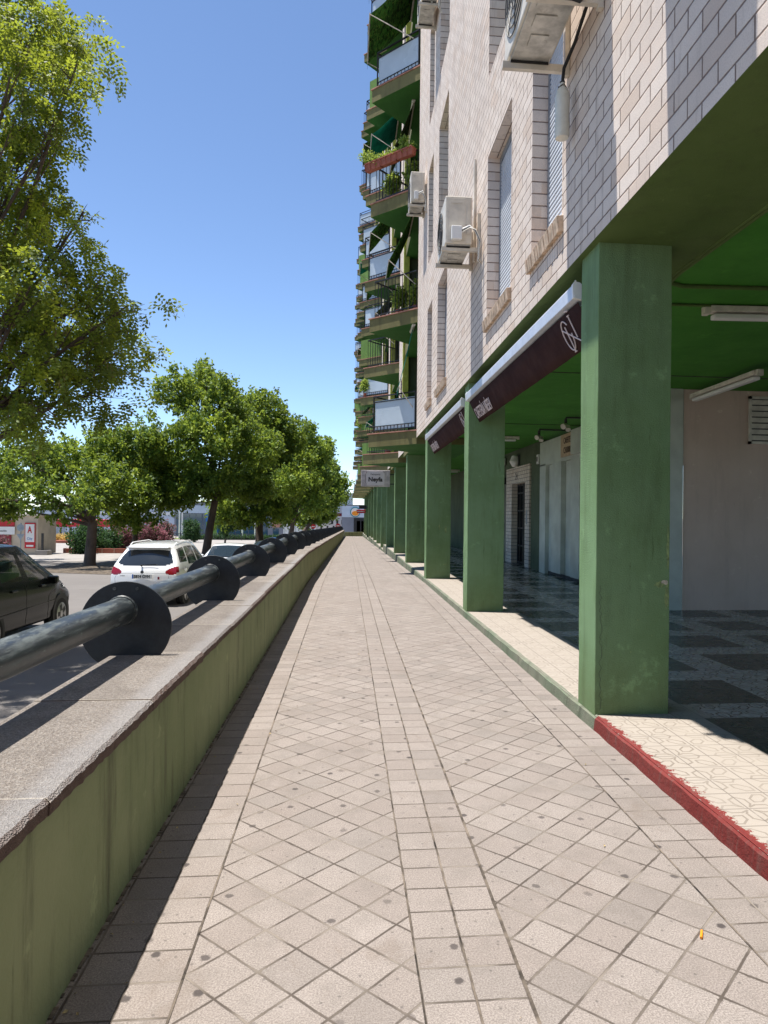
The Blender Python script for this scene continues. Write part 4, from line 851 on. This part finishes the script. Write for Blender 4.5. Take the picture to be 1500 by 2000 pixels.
m = MB(); m.box(.9, 1.5, 61.99, 61.998, 1.74, 1.80); m.build('white_stripe', 'white', rs); m = MB(); m.box(1.0, 1.65, 60.2, 60.3, 1.98, 2.28); tag(m.build('sign_panel', 'darktext', rs)); m = MB(); m.bar((1.5, 62.05, 1.8), (1.75, 62.05, 1.8), .04); m.bar((1.6, 60.25, 2.1), (1.75, 60.25, 2.1), .04); m.build('bracket', 'dark', rs)
cb = MB(); cb.tube([(1.222, 2.32, .006), (1.245, 2.36, .006)], .0045, 8); tag(cb.build('cigarette_end', 'orange', None, True), 'orange cigarette end on the near pavement tiles', 'litter')
# planters and potted plants
A0 = Vector((FX-.02, 17.12, 0)); T0 = Vector((TX+.06, 17.0+TD, 0)); zP = SZ(2)+1.0; dr_ = (T0-A0).normalized(); nr = Vector((dr_.y, -dr_.x, 0)); nr = nr if nr.x < 0 else -nr
for i, lb in enumerate(('planter box nearest the brick wall with yellow green shoots', 'middle planter box on the flower balcony rail', 'outermost planter box with a sprig reaching into the sky')):
    a = A0+dr_*(.05+.52*i)+nr*.10; b = a+dr_*.49; pc = thing('planter', lb, 'planter', ((a.x+b.x)/2, (a.y+b.y)/2, zP), 'planter boxes on the flower balcony')
    m = MB(); Q = []
    for p in (a, b): Q.append([p+nr*.06+Vector((0, 0, zP)), p-nr*.06+Vector((0, 0, zP)), p-nr*.10+Vector((0, 0, zP+.19)), p+nr*.10+Vector((0, 0, zP+.19))])
    m.face(Q[0]); m.face(Q[1][::-1])
    for k in range(4): m.face([Q[0][k], Q[0][(k+1) % 4], Q[1][(k+1) % 4], Q[1][k]])
    m.bar(a+nr*.105+Vector((0, 0, zP+.18)), b+nr*.105+Vector((0, 0, zP+.18)), .02, .03)
    for k in range(4): c = a.lerp(b, (k+.0)/3); m.bar(c+nr*.07+Vector((0, 0, zP+.01)), c+nr*.105+Vector((0, 0, zP+.18)), .02, .02)
    m.build('trough', 'terra', pc); lo = [(a.x+(b.x-a.x)*f, a.y+(b.y-a.y)*f, zP+.20+.05*random.random(), .055+.03*(i == 2), .9) for f in (.15, .4, .65, .9)]
    if i == 0: lo += [(a.x-.25, a.y+.25, zP+.45, .10, 1)]
    if i == 2: lo += [(b.x-.10, b.y, zP+.42, .10, 1), (b.x+.1, b.y-.1, zP+.35, .13, 1)]
    [leaf_obj('plant', 'leafy', [l], 60, .06, 'clump', pc, 40+i*9+q, -.3) for q, l in enumerate(lo)]
def pot(j, k, u, off, r_, h, label, seed):
    a = Vector((FX-.02, 17.0+SP*j+.12, 0)); t = Vector((TX+.13, 17.0+SP*j+TD, 0)); d = (t-a).normalized(); nn = Vector((-d.y, d.x, 0)); nn = nn if nn.x > 0 else -nn; c = a.lerp(t, u)+nn*off; z = SZ(k)+.175
    p = thing('potted_plant', label, 'potted plant', (c.x, c.y, z), 'potted plants on the balconies'); m = MB(); m.tube([(c.x, c.y, z), (c.x, c.y, z+.2)], [.08, .11], 12); m.build('pot', 'terra', p, True)
    leaf_obj('plant', 'leafy', [(c.x, c.y, z+.2+h*.5, r_, 1.3), (c.x+.05, c.y, z+.2+h*.8, r_*.8, 1)], 500, .09, 'clump', p, seed, -.2)
pot(0, 2, .75, .22, .13, .55, 'leafy pot plant behind the bars under the planter boxes', 51); pot(0, 2, .25, .22, .12, .6, 'yellow green pot plant near the brick wall behind the bars under the planter boxes', 52)
pot(0, 1, .15, .25, .14, .6, 'pot plant near the brick wall on the second floor balcony', 53); pot(0, 1, .55, .25, .10, .5, 'pot plant in the middle of the second floor balcony', 54); pot(1, 0, .5, .3, .14, .5, 'pot plant on the lowest balcony of the second stack', 55)
for j, k, u in ((2, 1, .95), (4, 1, .9)): pot(j, k, u, .05, .18, .6, 'bushy pot plant over the rail on floor level %s of the %s balcony stack' % (ORD[k], ORD[j]), 60+j)

# ------------------------------------------------------------ cars
def cr(P, t):
    n = len(P); i = min(int(t), n-2); f = t-i; a = P[max(i-1, 0)]; b = P[i]; c = P[i+1]; d = P[min(i+2, n-1)]
    return b*(1-f)+c*f if False else .5*((2*b)+(c-a)*f+(2*a-5*b+4*c-d)*f*f+(3*b-a-3*c+d)*f**3)
def car(label, loc, rz, w, ST, body, wheels, glass_spans, classify=None, group='cars on the street', wr=.33, extras=None):
    t = thing('parked_car', label, 'car', (0, 0, 0), group)
    net = []
    for (y, yb, yr, zb, zr, wf, hood) in ST:
        ww = w*wf
        if not hood: pts = [(0, y, .28), (.86*ww, y, .26), (.985*ww, y, .45), (ww, y, .74), (.965*ww, yb, zb), (.715*ww, yr, zr-.09), (.56*ww, yr, zr-.005), (0, yr, zr+.025)]
        else: pts = [(0, y, .28), (.86*ww, y, .26), (.985*ww, y, .45), (ww, y, .70), (.93*ww, yb, zb), (.80*ww, yr, zr-.015), (.55*ww, yr, zr), (0, yr, zr+.02)]
        net.append([np.array(p, float) for p in pts])
    SI, SJ = 9, 16; nI, nJ = (len(ST)-1)*SI, 7*SJ
    D = [[None]*(nJ+1) for _ in range(nI+1)]
    for i in range(nI+1):
        ring = [cr([s[j] for s in net], i/SI) for j in range(8)]
        for j in range(nJ+1): p = cr(ring, j/SJ).copy(); p[0] = max(p[0], 0); D[i][j] = p
    parts = {}
    def add(key, pts):
        parts.setdefault(key, MB()).face(pts)
    def gl(ci, cj):
        for a, b, c, d in glass_spans:
            if a < ci < b and c < cj < d: return True
    for i in range(nI):
        for j in range(nJ):
            ci, cj = (i+.5)/SI, (j+.5)/SJ; q = [D[i][j], D[i][j+1], D[i+1][j+1], D[i+1][j]]; c = sum(q)/4
            for sg in (1, -1):
                pts = [(p[0]*sg, p[1], p[2]) for p in q]; k = 'window' if gl(ci, cj) else 'body'
                if classify: k = classify(c, ci, cj, abs(c[0])/w, 'side', sg) or k
                if k in ('window', 'tail_light', 'headlight'): k += '|%d%d' % (sg, int(ci) if k == 'window' else 9)
                add(k, pts)
    NU = 96
    for end, i in (('rear', 0), ('front', nI)):
        sgn = -1 if end == 'rear' else 1
        for j in range(nJ):
            for k in range(NU):
                q = []
                for (jj, kk) in ((j, k), (j, k+1), (j+1, k+1), (j+1, k)):
                    u = -1+2*kk/NU; p = D[i][jj]; us = math.sin(u*math.pi/2)*.35+u*.65; q.append(np.array([p[0]*us, p[1]+sgn*.10*(1-us*us), p[2]]))
                c = sum(q)/4; cj = (j+.5)/SJ; key = 'body'
                if classify: key = classify(c, -1 if end == 'rear' else 99, cj, abs(c[0])/max(.1, D[i][j][0]), end, 1) or key
                if key in ('tail_light', 'headlight', 'reflector'): key += '|%d9' % (1 if c[0] > 0 else -1)
                if cj < 6.8: add(key, [tuple(p) for p in q])
    mm = {'window': 'sideglass', 'body': body, 'rear_window': 'glass', 'windscreen': 'sideglass', 'tail_light': 'redlens', 'reflector': 'redlens', 'headlight': 'clearlens', 'lower_bumper': 'dark', 'grille': 'dark', 'pillar': 'black'}
    for k, mb in parts.items(): mb.build(k.split('|')[0], mm[k.split('|')[0]], t, True)
    # dark cabin behind the glass
    ys_ = [s[1] for s in ST if not s[6]]; m = MB(); m.box(-w*.72, w*.72, ys_[0]+.35, ys_[-1]-.25, .5, .98)
    for yy in (ys_[0]+.95, ys_[-1]-.95):
        for xx in (-.38, .38): m.box(xx-.22, xx+.22, yy, yy+.14, .9, 1.22).box(xx-.10, xx+.10, yy+.02, yy+.1, 1.24, 1.42)
    m.build('seats', 'dark', t)
    for yy in wheels:
        for sg in (-1, 1):
            xo = sg*(w+.006); m = MB(); m.tube([(xo-sg*.22, yy, wr), (xo-sg*.03, yy, wr), (xo, yy, wr)], [wr, wr, wr*.93], 28); wh = m.build('wheel', 'tyre', t, True)
            m = MB(); m.tube([(xo+sg*.001, yy, wr), (xo+sg*.006, yy, wr)], [wr*.68, wr*.66], 24)
            rim = m.build('rim', 'rim', t, True); rim.parent = wh; rim.matrix_parent_inverse = Matrix()
            m = MB()
            for a in range(5): aa = a*2*math.pi/5; m.bar((xo+sg*.008, yy+math.cos(aa+.6)*wr*.2, wr+math.sin(aa+.6)*wr*.2), (xo+sg*.008, yy+math.cos(aa+.6)*wr*.56, wr+math.sin(aa+.6)*wr*.56), .004, .09)
            gp = m.build('rim_gap', 'dark', t); gp.parent = wh; gp.matrix_parent_inverse = Matrix()
            m = MB(); m.tube([(xo-sg*.10, yy, wr+.02), (xo-sg*.004, yy, wr+.02)], wr*1.17, 28); m.build('wheel_arch', 'dark', t, True)
    def side(ci, a, b, n=14, r_=.004, sg=1):
        m = MB(); pts = []
        for k in range(n+1): p = cr([cr([s[j] for s in net], ci) for j in range(8)], a+(b-a)*k/n); pts.append((sg*p[0]*1.001, p[1], p[2]))
        return m.tube(pts, r_, 5)
    if extras: extras(t, side, net)
    t.location = loc; t.rotation_euler = (0, 0, rz); return t
# white hatchback seen from behind
SUV = [(.00, .10, .46, 1.06, 1.56, .93, 0), (.30, .34, .66, 1.06, 1.64, 1, 0), (1.25, 1.25, 1.35, 1.03, 1.69, 1, 0), (2.25, 2.25, 2.2, 1.00, 1.69, 1, 0), (3.0, 3.25, 2.85, .98, 1.60, 1, 0), (3.42, 3.50, 3.62, .97, 1.04, .99, 1), (3.95, 3.95, 3.95, .92, .98, .97, 1), (4.35, 4.32, 4.30, .74, .80, .88, 1)]
def suv_cls(c, ci, cj, u, reg, sg):
    if reg == 'rear':
        if 1.10+.12*u**5 < c[2] < 1.53-.05*u**4 and u < .94: return 'rear_window'
        if ((abs(c[0])-.84)/.27)**2+((c[2]-.99-.18*(abs(c[0])-.84))/.10)**2 < 1: return 'tail_light'
        if c[2] < .42 and u > .80: return 'reflector'
        if c[2] < .33: return 'lower_bumper'
    if reg == 'side':
        if ci < .62 and .93 < c[2] < 1.085 and cj < 4.25: return 'tail_light'
        if 4 < ci < 5 and cj > 5.15: return 'windscreen'
        if ci > 6.2 and .62 < c[2] < .80 and 2.6 < cj < 4.3: return 'headlight'
    if reg == 'front' and c[2] < .62 and u < .8: return 'grille'
def suv_x(t, side, net):
    m = MB(); m.box(-.26, .26, -.125, -.112, .78, .90); m.build('number_plate', 'plate', t, bevel=.004); m = MB(); m.box(-.26, -.225, -.128, -.1255, .782, .898); m.build('plate_band', 'blue', t)
    text('plate_number', '5814 GVH', .112, 'darktext', (-.215, -.127, .80), (1, 0, 0), (0, 0, 1), t, sx=.86, bold=.003)
    m = MB(); m.tube([(0, -.125, .955), (0, -.115, .955)], .045, 16); o = m.build('emblem', 'chrome', t, True); 
    m = MB(); m.box(.40, .45, -.112, -.108, .76, .83); m.build('sticker', 'darkred', t); m = MB(); m.box(-.58, -.46, -.098, -.092, .845, .862); m.build('badge', 'chrome', t)
    m = MB(); m.bar((-.06, .0, 1.13), (.36, .02, 1.15), .012, .02); m.tube([(-.05, -.03, 1.12), (-.05, .02, 1.13)], .025, 10); m.build('wiper', 'black', t)
    m = MB(); m.box(-.56, .56, .30, .55, 1.575, 1.60); m.box(-.52, .52, .33, .42, 1.555, 1.575); m.build('spoiler', 'cwhite', t, bevel=.012)
    m = MB(); m.box(-.84, .84, -.13, .12, .46, .50); m.build('bumper_step', 'cwhite', t, bevel=.02); m = MB(); m.box(-.52, .52, -.118, -.02, .36, .44); m.build('bumper_insert', 'ac', t, bevel=.01)
    for sg in (1, -1):
        m = MB(); m.tube([(sg*.60, .75, 1.64), (sg*.60, .95, 1.705), (sg*.60, 2.4, 1.725), (sg*.58, 2.8, 1.65)], .013, 8); m.build('roof_rail', 'white', t, True)
        m = MB(); m.box(sg*.93-.02*sg-.09, sg*.93-.02*sg+.09, 3.0, 3.13, 1.02, 1.17); m.build('door_mirror', 'cwhite', t, bevel=.04)
        for ci in (1.55, 3.0, 4.1): side(ci, 1.4, 4.0, sg=sg).build('door_seam', 'dark', t)
        for y in (1.65, 2.7): m = MB(); m.box(sg*.93-.02, sg*.93+.02, y, y+.18, .90, .93); m.build('door_handle', 'cwhite', t, bevel=.006)
    m = MB(); m.tube([(.925, .80, .93), (.93, .80, .93)], .07, 16); m.build('fuel_cap', 'cwhite', t)
    m = MB(); m.tube([(-.72, -.03, .55), (-.70, -.135, .80), (-.66, -.09, .92), (.66, -.09, .92), (.70, -.135, .80), (.72, -.03, .55)], .004, 5); m.build('tailgate_seam', 'dark', t)
car('white hatchback seen from behind with a tinted rear window and red tail lights', (-5.40, 19.5, gr(20)-.02), R(-2), .92, SUV, 'cwhite', (.82, 3.45), [(.95, 1.9, 4.25, 4.95), (2.05, 2.95, 4.12, 4.95), (3.08, 3.95, 4.12, 4.95)], suv_cls, extras=suv_x)
# dark people carrier
MPV = [(.02, .08, .35, 1.12, 1.58, .92, 0), (.35, .35, .60, 1.12, 1.68, 1, 0), (1.2, 1.2, 1.25, 1.08, 1.73, 1, 0), (2.1, 2.1, 2.05, 1.04, 1.73, 1, 0), (2.9, 3.25, 2.55, .99, 1.66, 1, 0), (3.45, 3.65, 3.72, .96, 1.02, .98, 1), (4.0, 3.95, 3.95, .86, .93, .94, 1), (4.36, 4.30, 4.25, .68, .76, .82, 1)]
def mpv_cls(c, ci, cj, u, reg, sg):
    if reg == 'rear':
        if 4.2 < cj < 5.25 and u < .9: return 'rear_window'
        if .85 < c[2] < 1.1 and u > .8: return 'tail_light'
    if reg == 'side':
        if 4 < ci < 5 and cj > 5.15: return 'windscreen'
        if ci > 6.2 and .66 < c[2] < .82 and 2.8 < cj < 4.4: return 'headlight'
    if reg == 'front' and c[2] < .55 and u < .8: return 'grille'
def mpv_x(t, side, net):
    for sg in (1, -1):
        m = MB(); m.box(sg*.96-.10, sg*.96+.10, 3.0, 3.14, .97, 1.12); m.build('door_mirror', 'cblack', t, bevel=.035)
        for ci in (1.25, 2.92, 4.1): side(ci, 1.4, 4.0, sg=sg).build('door_seam', 'dark', t)
        for y in (1.45, 2.6): m = MB(); m.box(sg*.93-.02, sg*.93+.025, y, y+.2, .95, .985); m.build('door_handle', 'cblack', t, bevel=.008)
        m = MB(); m.tube([(sg*.925, .9, .60), (sg*.93, 2.0, .62), (sg*.925, 3.3, .64)], .012, 6); m.build('side_moulding', 'cblack', t, True)
    m = MB(); m.box(-.26, .26, -.10, -.09, .8, .91); m.build('number_plate', 'plate', t)
mpv = car('black people carrier cut off by the left edge of the picture', (-6.83, 11.65, -.99), R(-1), .93, MPV, 'cblack', (.85, 3.55), [(.75, 1.9, 4.2, 4.95), (2.05, 2.9, 4.12, 4.95), (3.08, 3.9, 4.12, 4.95)], mpv_cls, extras=mpv_x)
mpv.scale = (1, 1, 1.04)
# saloon seen from the front, and two more behind it
SED = [(.02, .02, .10, .95, 1.02, .88, 1), (.5, .5, .5, .97, 1.05, .97, 1), (.85, .85, 1.25, .95, 1.32, 1, 0), (1.6, 1.6, 1.7, .93, 1.43, 1, 0), (2.3, 2.3, 2.3, .92, 1.44, 1, 0), (2.95, 3.2, 2.7, .92, 1.38, 1, 0), (3.5, 3.55, 3.60, .91, .96, .98, 1), (4.0, 4.0, 4.0, .82, .88, .94, 1), (4.5, 4.45, 4.42, .66, .72, .80, 1)]
def sed_cls(c, ci, cj, u, reg, sg):
    if reg == 'side':
        if 5 < ci < 6 and cj > 5.15: return 'windscreen'
        if 1 < ci < 2 and cj > 5.2: return 'rear_window'
        if ci > 7.1 and .60 < c[2] < .76 and 2.8 < cj < 4.5: return 'headlight'
    if reg == 'front' and c[2] < .55 and u < .75: return 'grille'
    if reg == 'rear' and .72 < c[2] < .9 and u > .7: return 'tail_light'
SG = [(2.05, 3.0, 4.15, 4.95), (3.1, 4.0, 4.15, 4.95), (4.1, 4.9, 4.15, 4.95)]
def sed_x(col):
    def f(t, side, net):
        for sg in (1, -1):
            m = MB(); m.box(sg*.98-.10, sg*.98+.10, 2.85, 2.98, .92, 1.06); m.build('door_mirror', col, t, bevel=.04)
            for ci in (3.05, 5.0): side(ci, 1.5, 4.0, sg=sg).build('door_seam', 'dark', t)
        m = MB(); m.box(-.26, .26, 4.53, 4.545, .42, .53); m.build('number_plate', 'plate', t); m = MB(); m.bar((-.6, 3.62, 1.0), (.1, 3.66, 1.01), .02); m.bar((.0, 3.64, 1.0), (.62, 3.62, 1.0), .02); m.build('wiper', 'black', t)
    return f
car('white saloon facing the camera with a blue tinted windscreen', (-4.62, 30.9, gr(29)), R(180), .90, SED, 'cwhite', (.95, 3.6), SG, sed_cls, extras=sed_x('cwhite'))
car('dark saloon parked behind the white saloon', (-3.75, 36.8, gr(35)), R(180), .88, SED, 'cdark', (.95, 3.6), SG, sed_cls, extras=sed_x('cdark'))
car('blue car parked between the trunks beyond the dark saloon', (-3.95, 44.5, gr(42)), R(180), .90, SED, 'cblue', (.95, 3.6), SG, sed_cls, extras=sed_x('cblue'))

# ------------------------------------------------------------ things across the street and far away
K = thing('kiosk', 'beige street building with red trimmed door and poster at the left', 'kiosk', (-23, 50, gr(50))); zb = gr(50)
m = MB(); m.box(-27, -20.8, 50, 53, zb, 1.15).box(-27.1, -20.7, 49.9, 53.1, 1.15, 1.23); m.build('wall', 'beige', K)
m = MB(); m.box(-27, -22.3, 49.93, 49.99, .42, .86); m.build('red_fascia', 'red', K); m = MB(); m.box(-27, -22.25, 49.88, 49.95, -.10, .42); m.build('sign_panel', 'white', K)
text('sign_lettering', 'estación', .2, 'darktext', (-23.0, 49.87, .08), (1, 0, 0), (0, 0, 1), K, 'CENTER', sx=.75); m = MB(); m.tube([(-23.55, 49.86, .3), (-23.55, 49.87, .3)], .05, 8); m.box(-23.6, -23.5, 49.86, 49.875, -.02, .22); m.build('pictogram', 'darktext', K)
m = MB(); m.box(-24.6, -22.5, 49.9, 49.99, zb, -.14); m.build('door', 'darkred', K); m = MB(); m.box(-24.4, -22.75, 49.88, 49.9, zb+.1, -.35); m.build('door_glass', 'glass', K)
ps = thing('poster', 'tall white poster with a red letter A and a red foot', 'poster', (-21.3, 49.9, -.2)); m = MB(); m.box(-21.62, -20.95, 49.93, 49.995, -1.02, .70); m.build('poster_frame', 'red', ps)
m = MB(); m.box(-21.57, -21.0, 49.91, 49.93, -.60, .60); m.build('poster_face', 'white', ps); text('poster_letter', 'A', .62, 'red', (-21.29, 49.9, .02), (1, 0, 0), (0, 0, 1), ps, 'CENTER', sx=.62, bold=.02); text('poster_word', 'City', .26, 'blue', (-21.29, 49.9, -.45), (1, 0, 0), (0, 0, 1), ps, 'CENTER', sx=.8)
m = MB(); m.box(-21.5, -21.05, 49.9, 49.93, -.92, -.80); m.build('poster_text_bar', 'white', ps)
mr = thing('traffic_mirror_post', 'round sign and triangular sign on a pole seen from behind beside the poster', 'road sign', (-21.95, 46, gr(46)))
def disc(m, x, y, z, r_, n=24, th=.02): m.prism([(math.cos(2*math.pi*i/n)*r_, math.sin(2*math.pi*i/n)*r_) for i in range(n)], lambda p, q: (x+p[0], q, z+p[1]), y, y+th)
XS = -20.15
m = MB(); m.tube([(XS, 46, gr(46)), (XS, 46, .75)], .035, 8); m.build('pole', 'frame', mr, True); m = MB(); disc(m, XS, 45.95, .45, .22); m.build('round_sign', 'frame', mr); m = MB(); m.prism([(0, -.22), (-.24, .18), (.24, .18)], lambda p, q: (XS+p[0], q, -.12+p[1]), 45.95, 45.97); m.build('triangle_sign', 'frame', mr)
bl = thing('gate_post', 'dark post on a pale concrete foot at the kiosk corner', 'post', (-19.6, 50, gr(50))); m = MB(); m.box(-20.5, -20.38, 49.8, 49.92, gr(50), .0); m.build('post', 'dark', bl); m = MB(); m.box(-20.75, -20.0, 49.5, 50.3, gr(50), gr(50)+.32); m.build('foot', 'paving', bl)
CN = thing('filling_station_canopy', 'flat red canopy on dark posts before a pale wall', 'canopy', (-37, 100, gr(100))); zc = gr(100)
m = MB(); m.box(-39.4, -32, 99, 105, -.52, .47); m.build('red_fascia', 'red', CN); 
for x in (-38.5, -37.2, -35.9, -33): m = MB(); m.box(x-.09, x+.09, 99.6, 99.8, zc, -.5); m.build('post', 'dark', CN)
m = MB(); disc(m, -37.15, 98.95, .05, .32, 12, .04); m.build('emblem', 'white', CN)
fb = thing('flower_bed', 'raised round bed of dry yellow plants before the red canopy', 'flower bed', (-30.5, 80, gr(80))); m = MB(); m.tube([(-30.6, 80, gr(80)), (-30.6, 80, gr(80)+.3)], 2.0, 28); m.build('bed_wall', 'terra', fb, True)
MAT['straw'] = leaf_mat('dry_yellow_plants', (.35, .22, .06), (.55, .40, .12), (.7, .5, .2)); leaf_obj('plants', 'straw', [(-31.4, 80, gr(80)+.45, .7, .6), (-30.2, 80, gr(80)+.5, .8, .6), (-29.6, 80, gr(80)+.4, .7, .6)], 1500, .16, 'clump', fb, 71, -.4)
fn = thing('fence', 'pale railings and low wall beyond the forecourt', 'fence', (-36, 97, gr(97))); m = MB(); m.box(-44, -31, 97, 97.2, gr(97), gr(97)+.5); m.build('low_wall', 'beige', fn)
m = MB(); [m.box(-44+i*.3, -44+i*.3+.04, 97.05, 97.1, gr(97)+.5, -.6) for i in range(44)]; m.box(-44, -31, 97.04, 97.11, -.62, -.56); m.build('rail_panel', 'frame', fn)
bw = thing('planter_wall', 'low terracotta bed wall under the oleanders', 'wall', (-17, 54, gr(54))); m = MB(); m.box(-20.3, -13.5, 53.0, 53.25, gr(53), gr(53)+.35); m.build('wall_body', 'terra', bw)
m = MB(); [m.box(-20.2+i*.85, -20.2+i*.85+.12, 52.95, 53.0, gr(53), gr(53)+.37) for i in range(8)]; m.build('pier', 'tiletrim', bw)
gp = thing('metal_gate', 'tall thin metal gate posts left of the dark green bush', 'gate', (-20.5, 54.5, gr(54)));
for x in (-20.35, -19.85): m = MB(); m.box(x-.06, x+.06, 54.4, 54.5, gr(54), .25 if x < -20 else -.2); m.build('post', 'dark', gp)
m = MB(); m.box(-20.3, -19.9, 54.43, 54.47, -.25, -.15); m.build('cross_rail', 'dark', gp)
def house(name, label, x0, x1, y0, y1, z1, mat, wins=(), bands=(), cat='building', roofm='dark'):
    z0 = gr(y0); h = thing(name, label, cat, ((x0+x1)/2, y0, z0)); m = MB(); m.box(x0, x1, y0, y1, z0, z1); m.build('wall', mat, h); m = MB(); m.box(x0-.1, x1+.1, y0-.1, y1+.1, z1, z1+.12); m.build('roof', roofm, h)
    for a, b, c, d, mt, nm in wins: m = MB(); m.box(a, b, y0-.06, y0-.005, c, d); m.build(nm, mt, h)
    return h
house('warehouse', 'pale blue metal building behind the red canopy', -50, -27, 118, 130, 2.2, 'paleblue', [(-49, -45, -2, .5, 'frame', 'door'), (-44, -28, 1.2, 1.6, 'white', 'band')])
house('shop', 'dark glass shopfront with blue panes behind the tree trunks', -26.5, -11.8, 112, 122, 3.2, 'greywall', [(-26.2+i*1.0, -26.2+i*1.0+.9, -1.9, 1.4, 'glassb', 'window') for i in range(14)]+[(-26.5, -11.8, 1.5, 2.7, 'paleblue', 'fascia')])
house('annex', 'small brown shop annex with a pink panel', -11.8, -9.9, 112, 120, 1.4, 'greywall', [(-11.6, -10.2, -.6, .6, 'tiletrim', 'panel'), (-11.5, -10.6, -2.1, -.8, 'glassb', 'door')])
house('warehouse', 'long pale grey corrugated wall behind the far trunks', -9.9, -4.9, 112, 124, 2.0, 'whitewall', [(-9.7+i*.55, -9.7+i*.55+.05, -2.1, 1.9, 'frame', 'rib') for i in range(9)])
house('house', 'white building with small dark windows left of the grey store', -5.0, 1, 126, 136, 5.2, 'whitewall', [(-4.6+i*.9, -4.6+i*.9+.35, -.2+.1*(i % 2), .55, 'glass', 'window') for i in range(5)]+[(-4.7+i*1.1, -4.7+i*1.1+.3, -1.6, -.5, 'glass', 'window') for i in range(4)]+[(-3.6, -.9, 1.25, 1.75, 'darkred', 'awning')])
gs = house('store', 'two tone grey store with a round orange emblem at the end of the pavement', -.82, 16, 110, 130, 2.92, 'greywall', [(-.82, 16, 1.12, 2.92, 'paleblue', 'fascia'), (1.05, 6, -1.9, 1.0, 'black', 'entrance'), (1.5, 2.05, -1.6, .55, 'glassb', 'door_pane'), (2.2, 2.7, -1.6, .55, 'glassb', 'door_pane')])
m = MB(); disc(m, 1.25, 109.8, 1.92, .78, 32, .08); m.build('emblem_ring', 'tealp', gs); m = MB(); disc(m, 1.25, 109.76, 1.92, .64, 32, .04); m.build('emblem_face', 'whitewall', gs); m = MB(); m.prism([(math.cos(2*math.pi*i/28)*.52, math.sin(2*math.pi*i/28)*.36) for i in range(28)], lambda p, q: (1.25+p[0], q, 1.72+p[1]), 109.70, 109.75); m.build('emblem_fruit', 'orange', gs)
m = MB(); m.prism([(0, 0), (.2, .06), (.26, .2), (.06, .16)], lambda p, q: (1.4+p[0], q, 2.08+p[1]), 109.70, 109.75); m.build('emblem_leaf', 'greenslab', gs)
ad = thing('advertising_board', 'green and blue advertising board seen between two trunks', 'billboard', (-20.2, 108, gr(108))); m = MB(); m.box(-21.0, -19.3, 108, 108.1, -1.75, 1.6); m.build('board', 'blue', ad); m = MB(); m.box(-20.95, -19.35, 107.95, 107.99, -1.7, .25); m.build('lower_picture', 'panel', ad)
m = MB(); m.box(-20.9, -20.8, 108, 108.1, gr(108), -1.75).box(-19.5, -19.4, 108, 108.1, gr(108), -1.75); m.build('leg', 'dark', ad)
for lb, x, y in (('pale lamp post behind the leaning tree trunk', -22.6, 100), ('thin pale lamp post left of the green board', -23.9, 104), ('pale lamp post in the middle of the blue shopfront', -14.9, 103), ('thin pale lamp post at the right of the blue shopfront', -13.1, 103)):
    lp = thing('lamp_post', lb, 'lamp post', (x, y, gr(y)), 'pale lamp posts'); m = MB(); m.tube([(x, y, gr(y)), (x, y, gr(y)+.5), (x, y, 4.8)], [.14, .11, .06], 8); m.build('pole', 'whitewall', lp, True); m = MB(); m.bar((x, y, 4.8), (x+1.1, y, 4.95), .12, .06); m.build('lamp_head', 'frame', lp)
f2 = thing('fence', 'dark thin railings in front of the verge and shopfront', 'fence', (-20, 96, gr(96))); m = MB(); m.box(-26, -12, 96, 96.05, gr(96)+.85, gr(96)+.9); m.box(-26, -12, 96, 96.05, gr(96)+.1, gr(96)+.15); [m.box(-26+i*.35, -26+i*.35+.04, 96, 96.04, gr(96)+.15, gr(96)+.85) for i in range(40)]; m.build('rail_panel', 'dark', f2)
m = MB(); [m.box(-26+i*2., -26+i*2.+.08, 95.98, 96.06, gr(96), gr(96)+1) for i in range(8)]; m.build('post', 'dark', f2)
def rsign(label, x, y, z, kinds):
    t = thing('road_sign', label, 'road sign', (x, y, gr(y))); m = MB(); m.tube([(x, y, gr(y)), (x, y, z+.3)], .03, 8); m.build('pole', 'frame', t, True)
    for k, zz in kinds:
        m = MB(); disc(m, x, y-.05, zz, .30, 24, .03); m.build('disc', k, t)
        m = MB(); m.box(x-.19, x+.19, y-.07, y-.052, zz-.05, zz+.05); m.build('white_bar', 'white', t)
rsign('red no entry sign above a blue round sign on one pole', -4.22, 90, -.05, (('red', -.05), ('blue', -.68)))
rsign('single red no entry sign by the white building at the far corner', -1.14, 90, .07, (('red', .07),))
hy = thing('fire_hydrant', 'small red hydrant between the far tree trunks', 'hydrant', (-5.4, 88, gr(88))); m = MB(); m.tube([(-5.4, 88, gr(88)), (-5.4, 88, gr(88)+.9), (-5.4, 88, gr(88)+1.1)], [.16, .15, .05], 12); m.build('hydrant_body', 'red', hy, True); m = MB(); m.tube([(-5.6, 88, gr(88)+.7), (-5.2, 88, gr(88)+.7)], .06, 8); m.build('outlet', 'red', hy)
# dry leaves and crumbs on the near pavement
m = MB(); rr = random.Random(4)
for i in range(70):
    x = -.80+abs(rr.gauss(0, .10)) if i < 45 else rr.uniform(-.7, 1.6); y = rr.uniform(1.8, 9); s_ = rr.uniform(.004, .011); a = rr.random()*6; T = Matrix.Translation((x, y, .006)) @ Matrix.Rotation(a, 4, 'Z') @ Matrix.Rotation(.4, 4, 'X')
    m.face([T @ Vector((-s_, 0, 0)), T @ Vector((0, -s_*.5, .002)), T @ Vector((s_, 0, 0)), T @ Vector((0, s_*.5, .003))])
MAT['crumb'] = simple('dry_leaf_litter', (.42, .32, .16), .9, 0, .4, 50); tag(m.build('leaf_litter', 'crumb'), None, None, None, 'stuff')
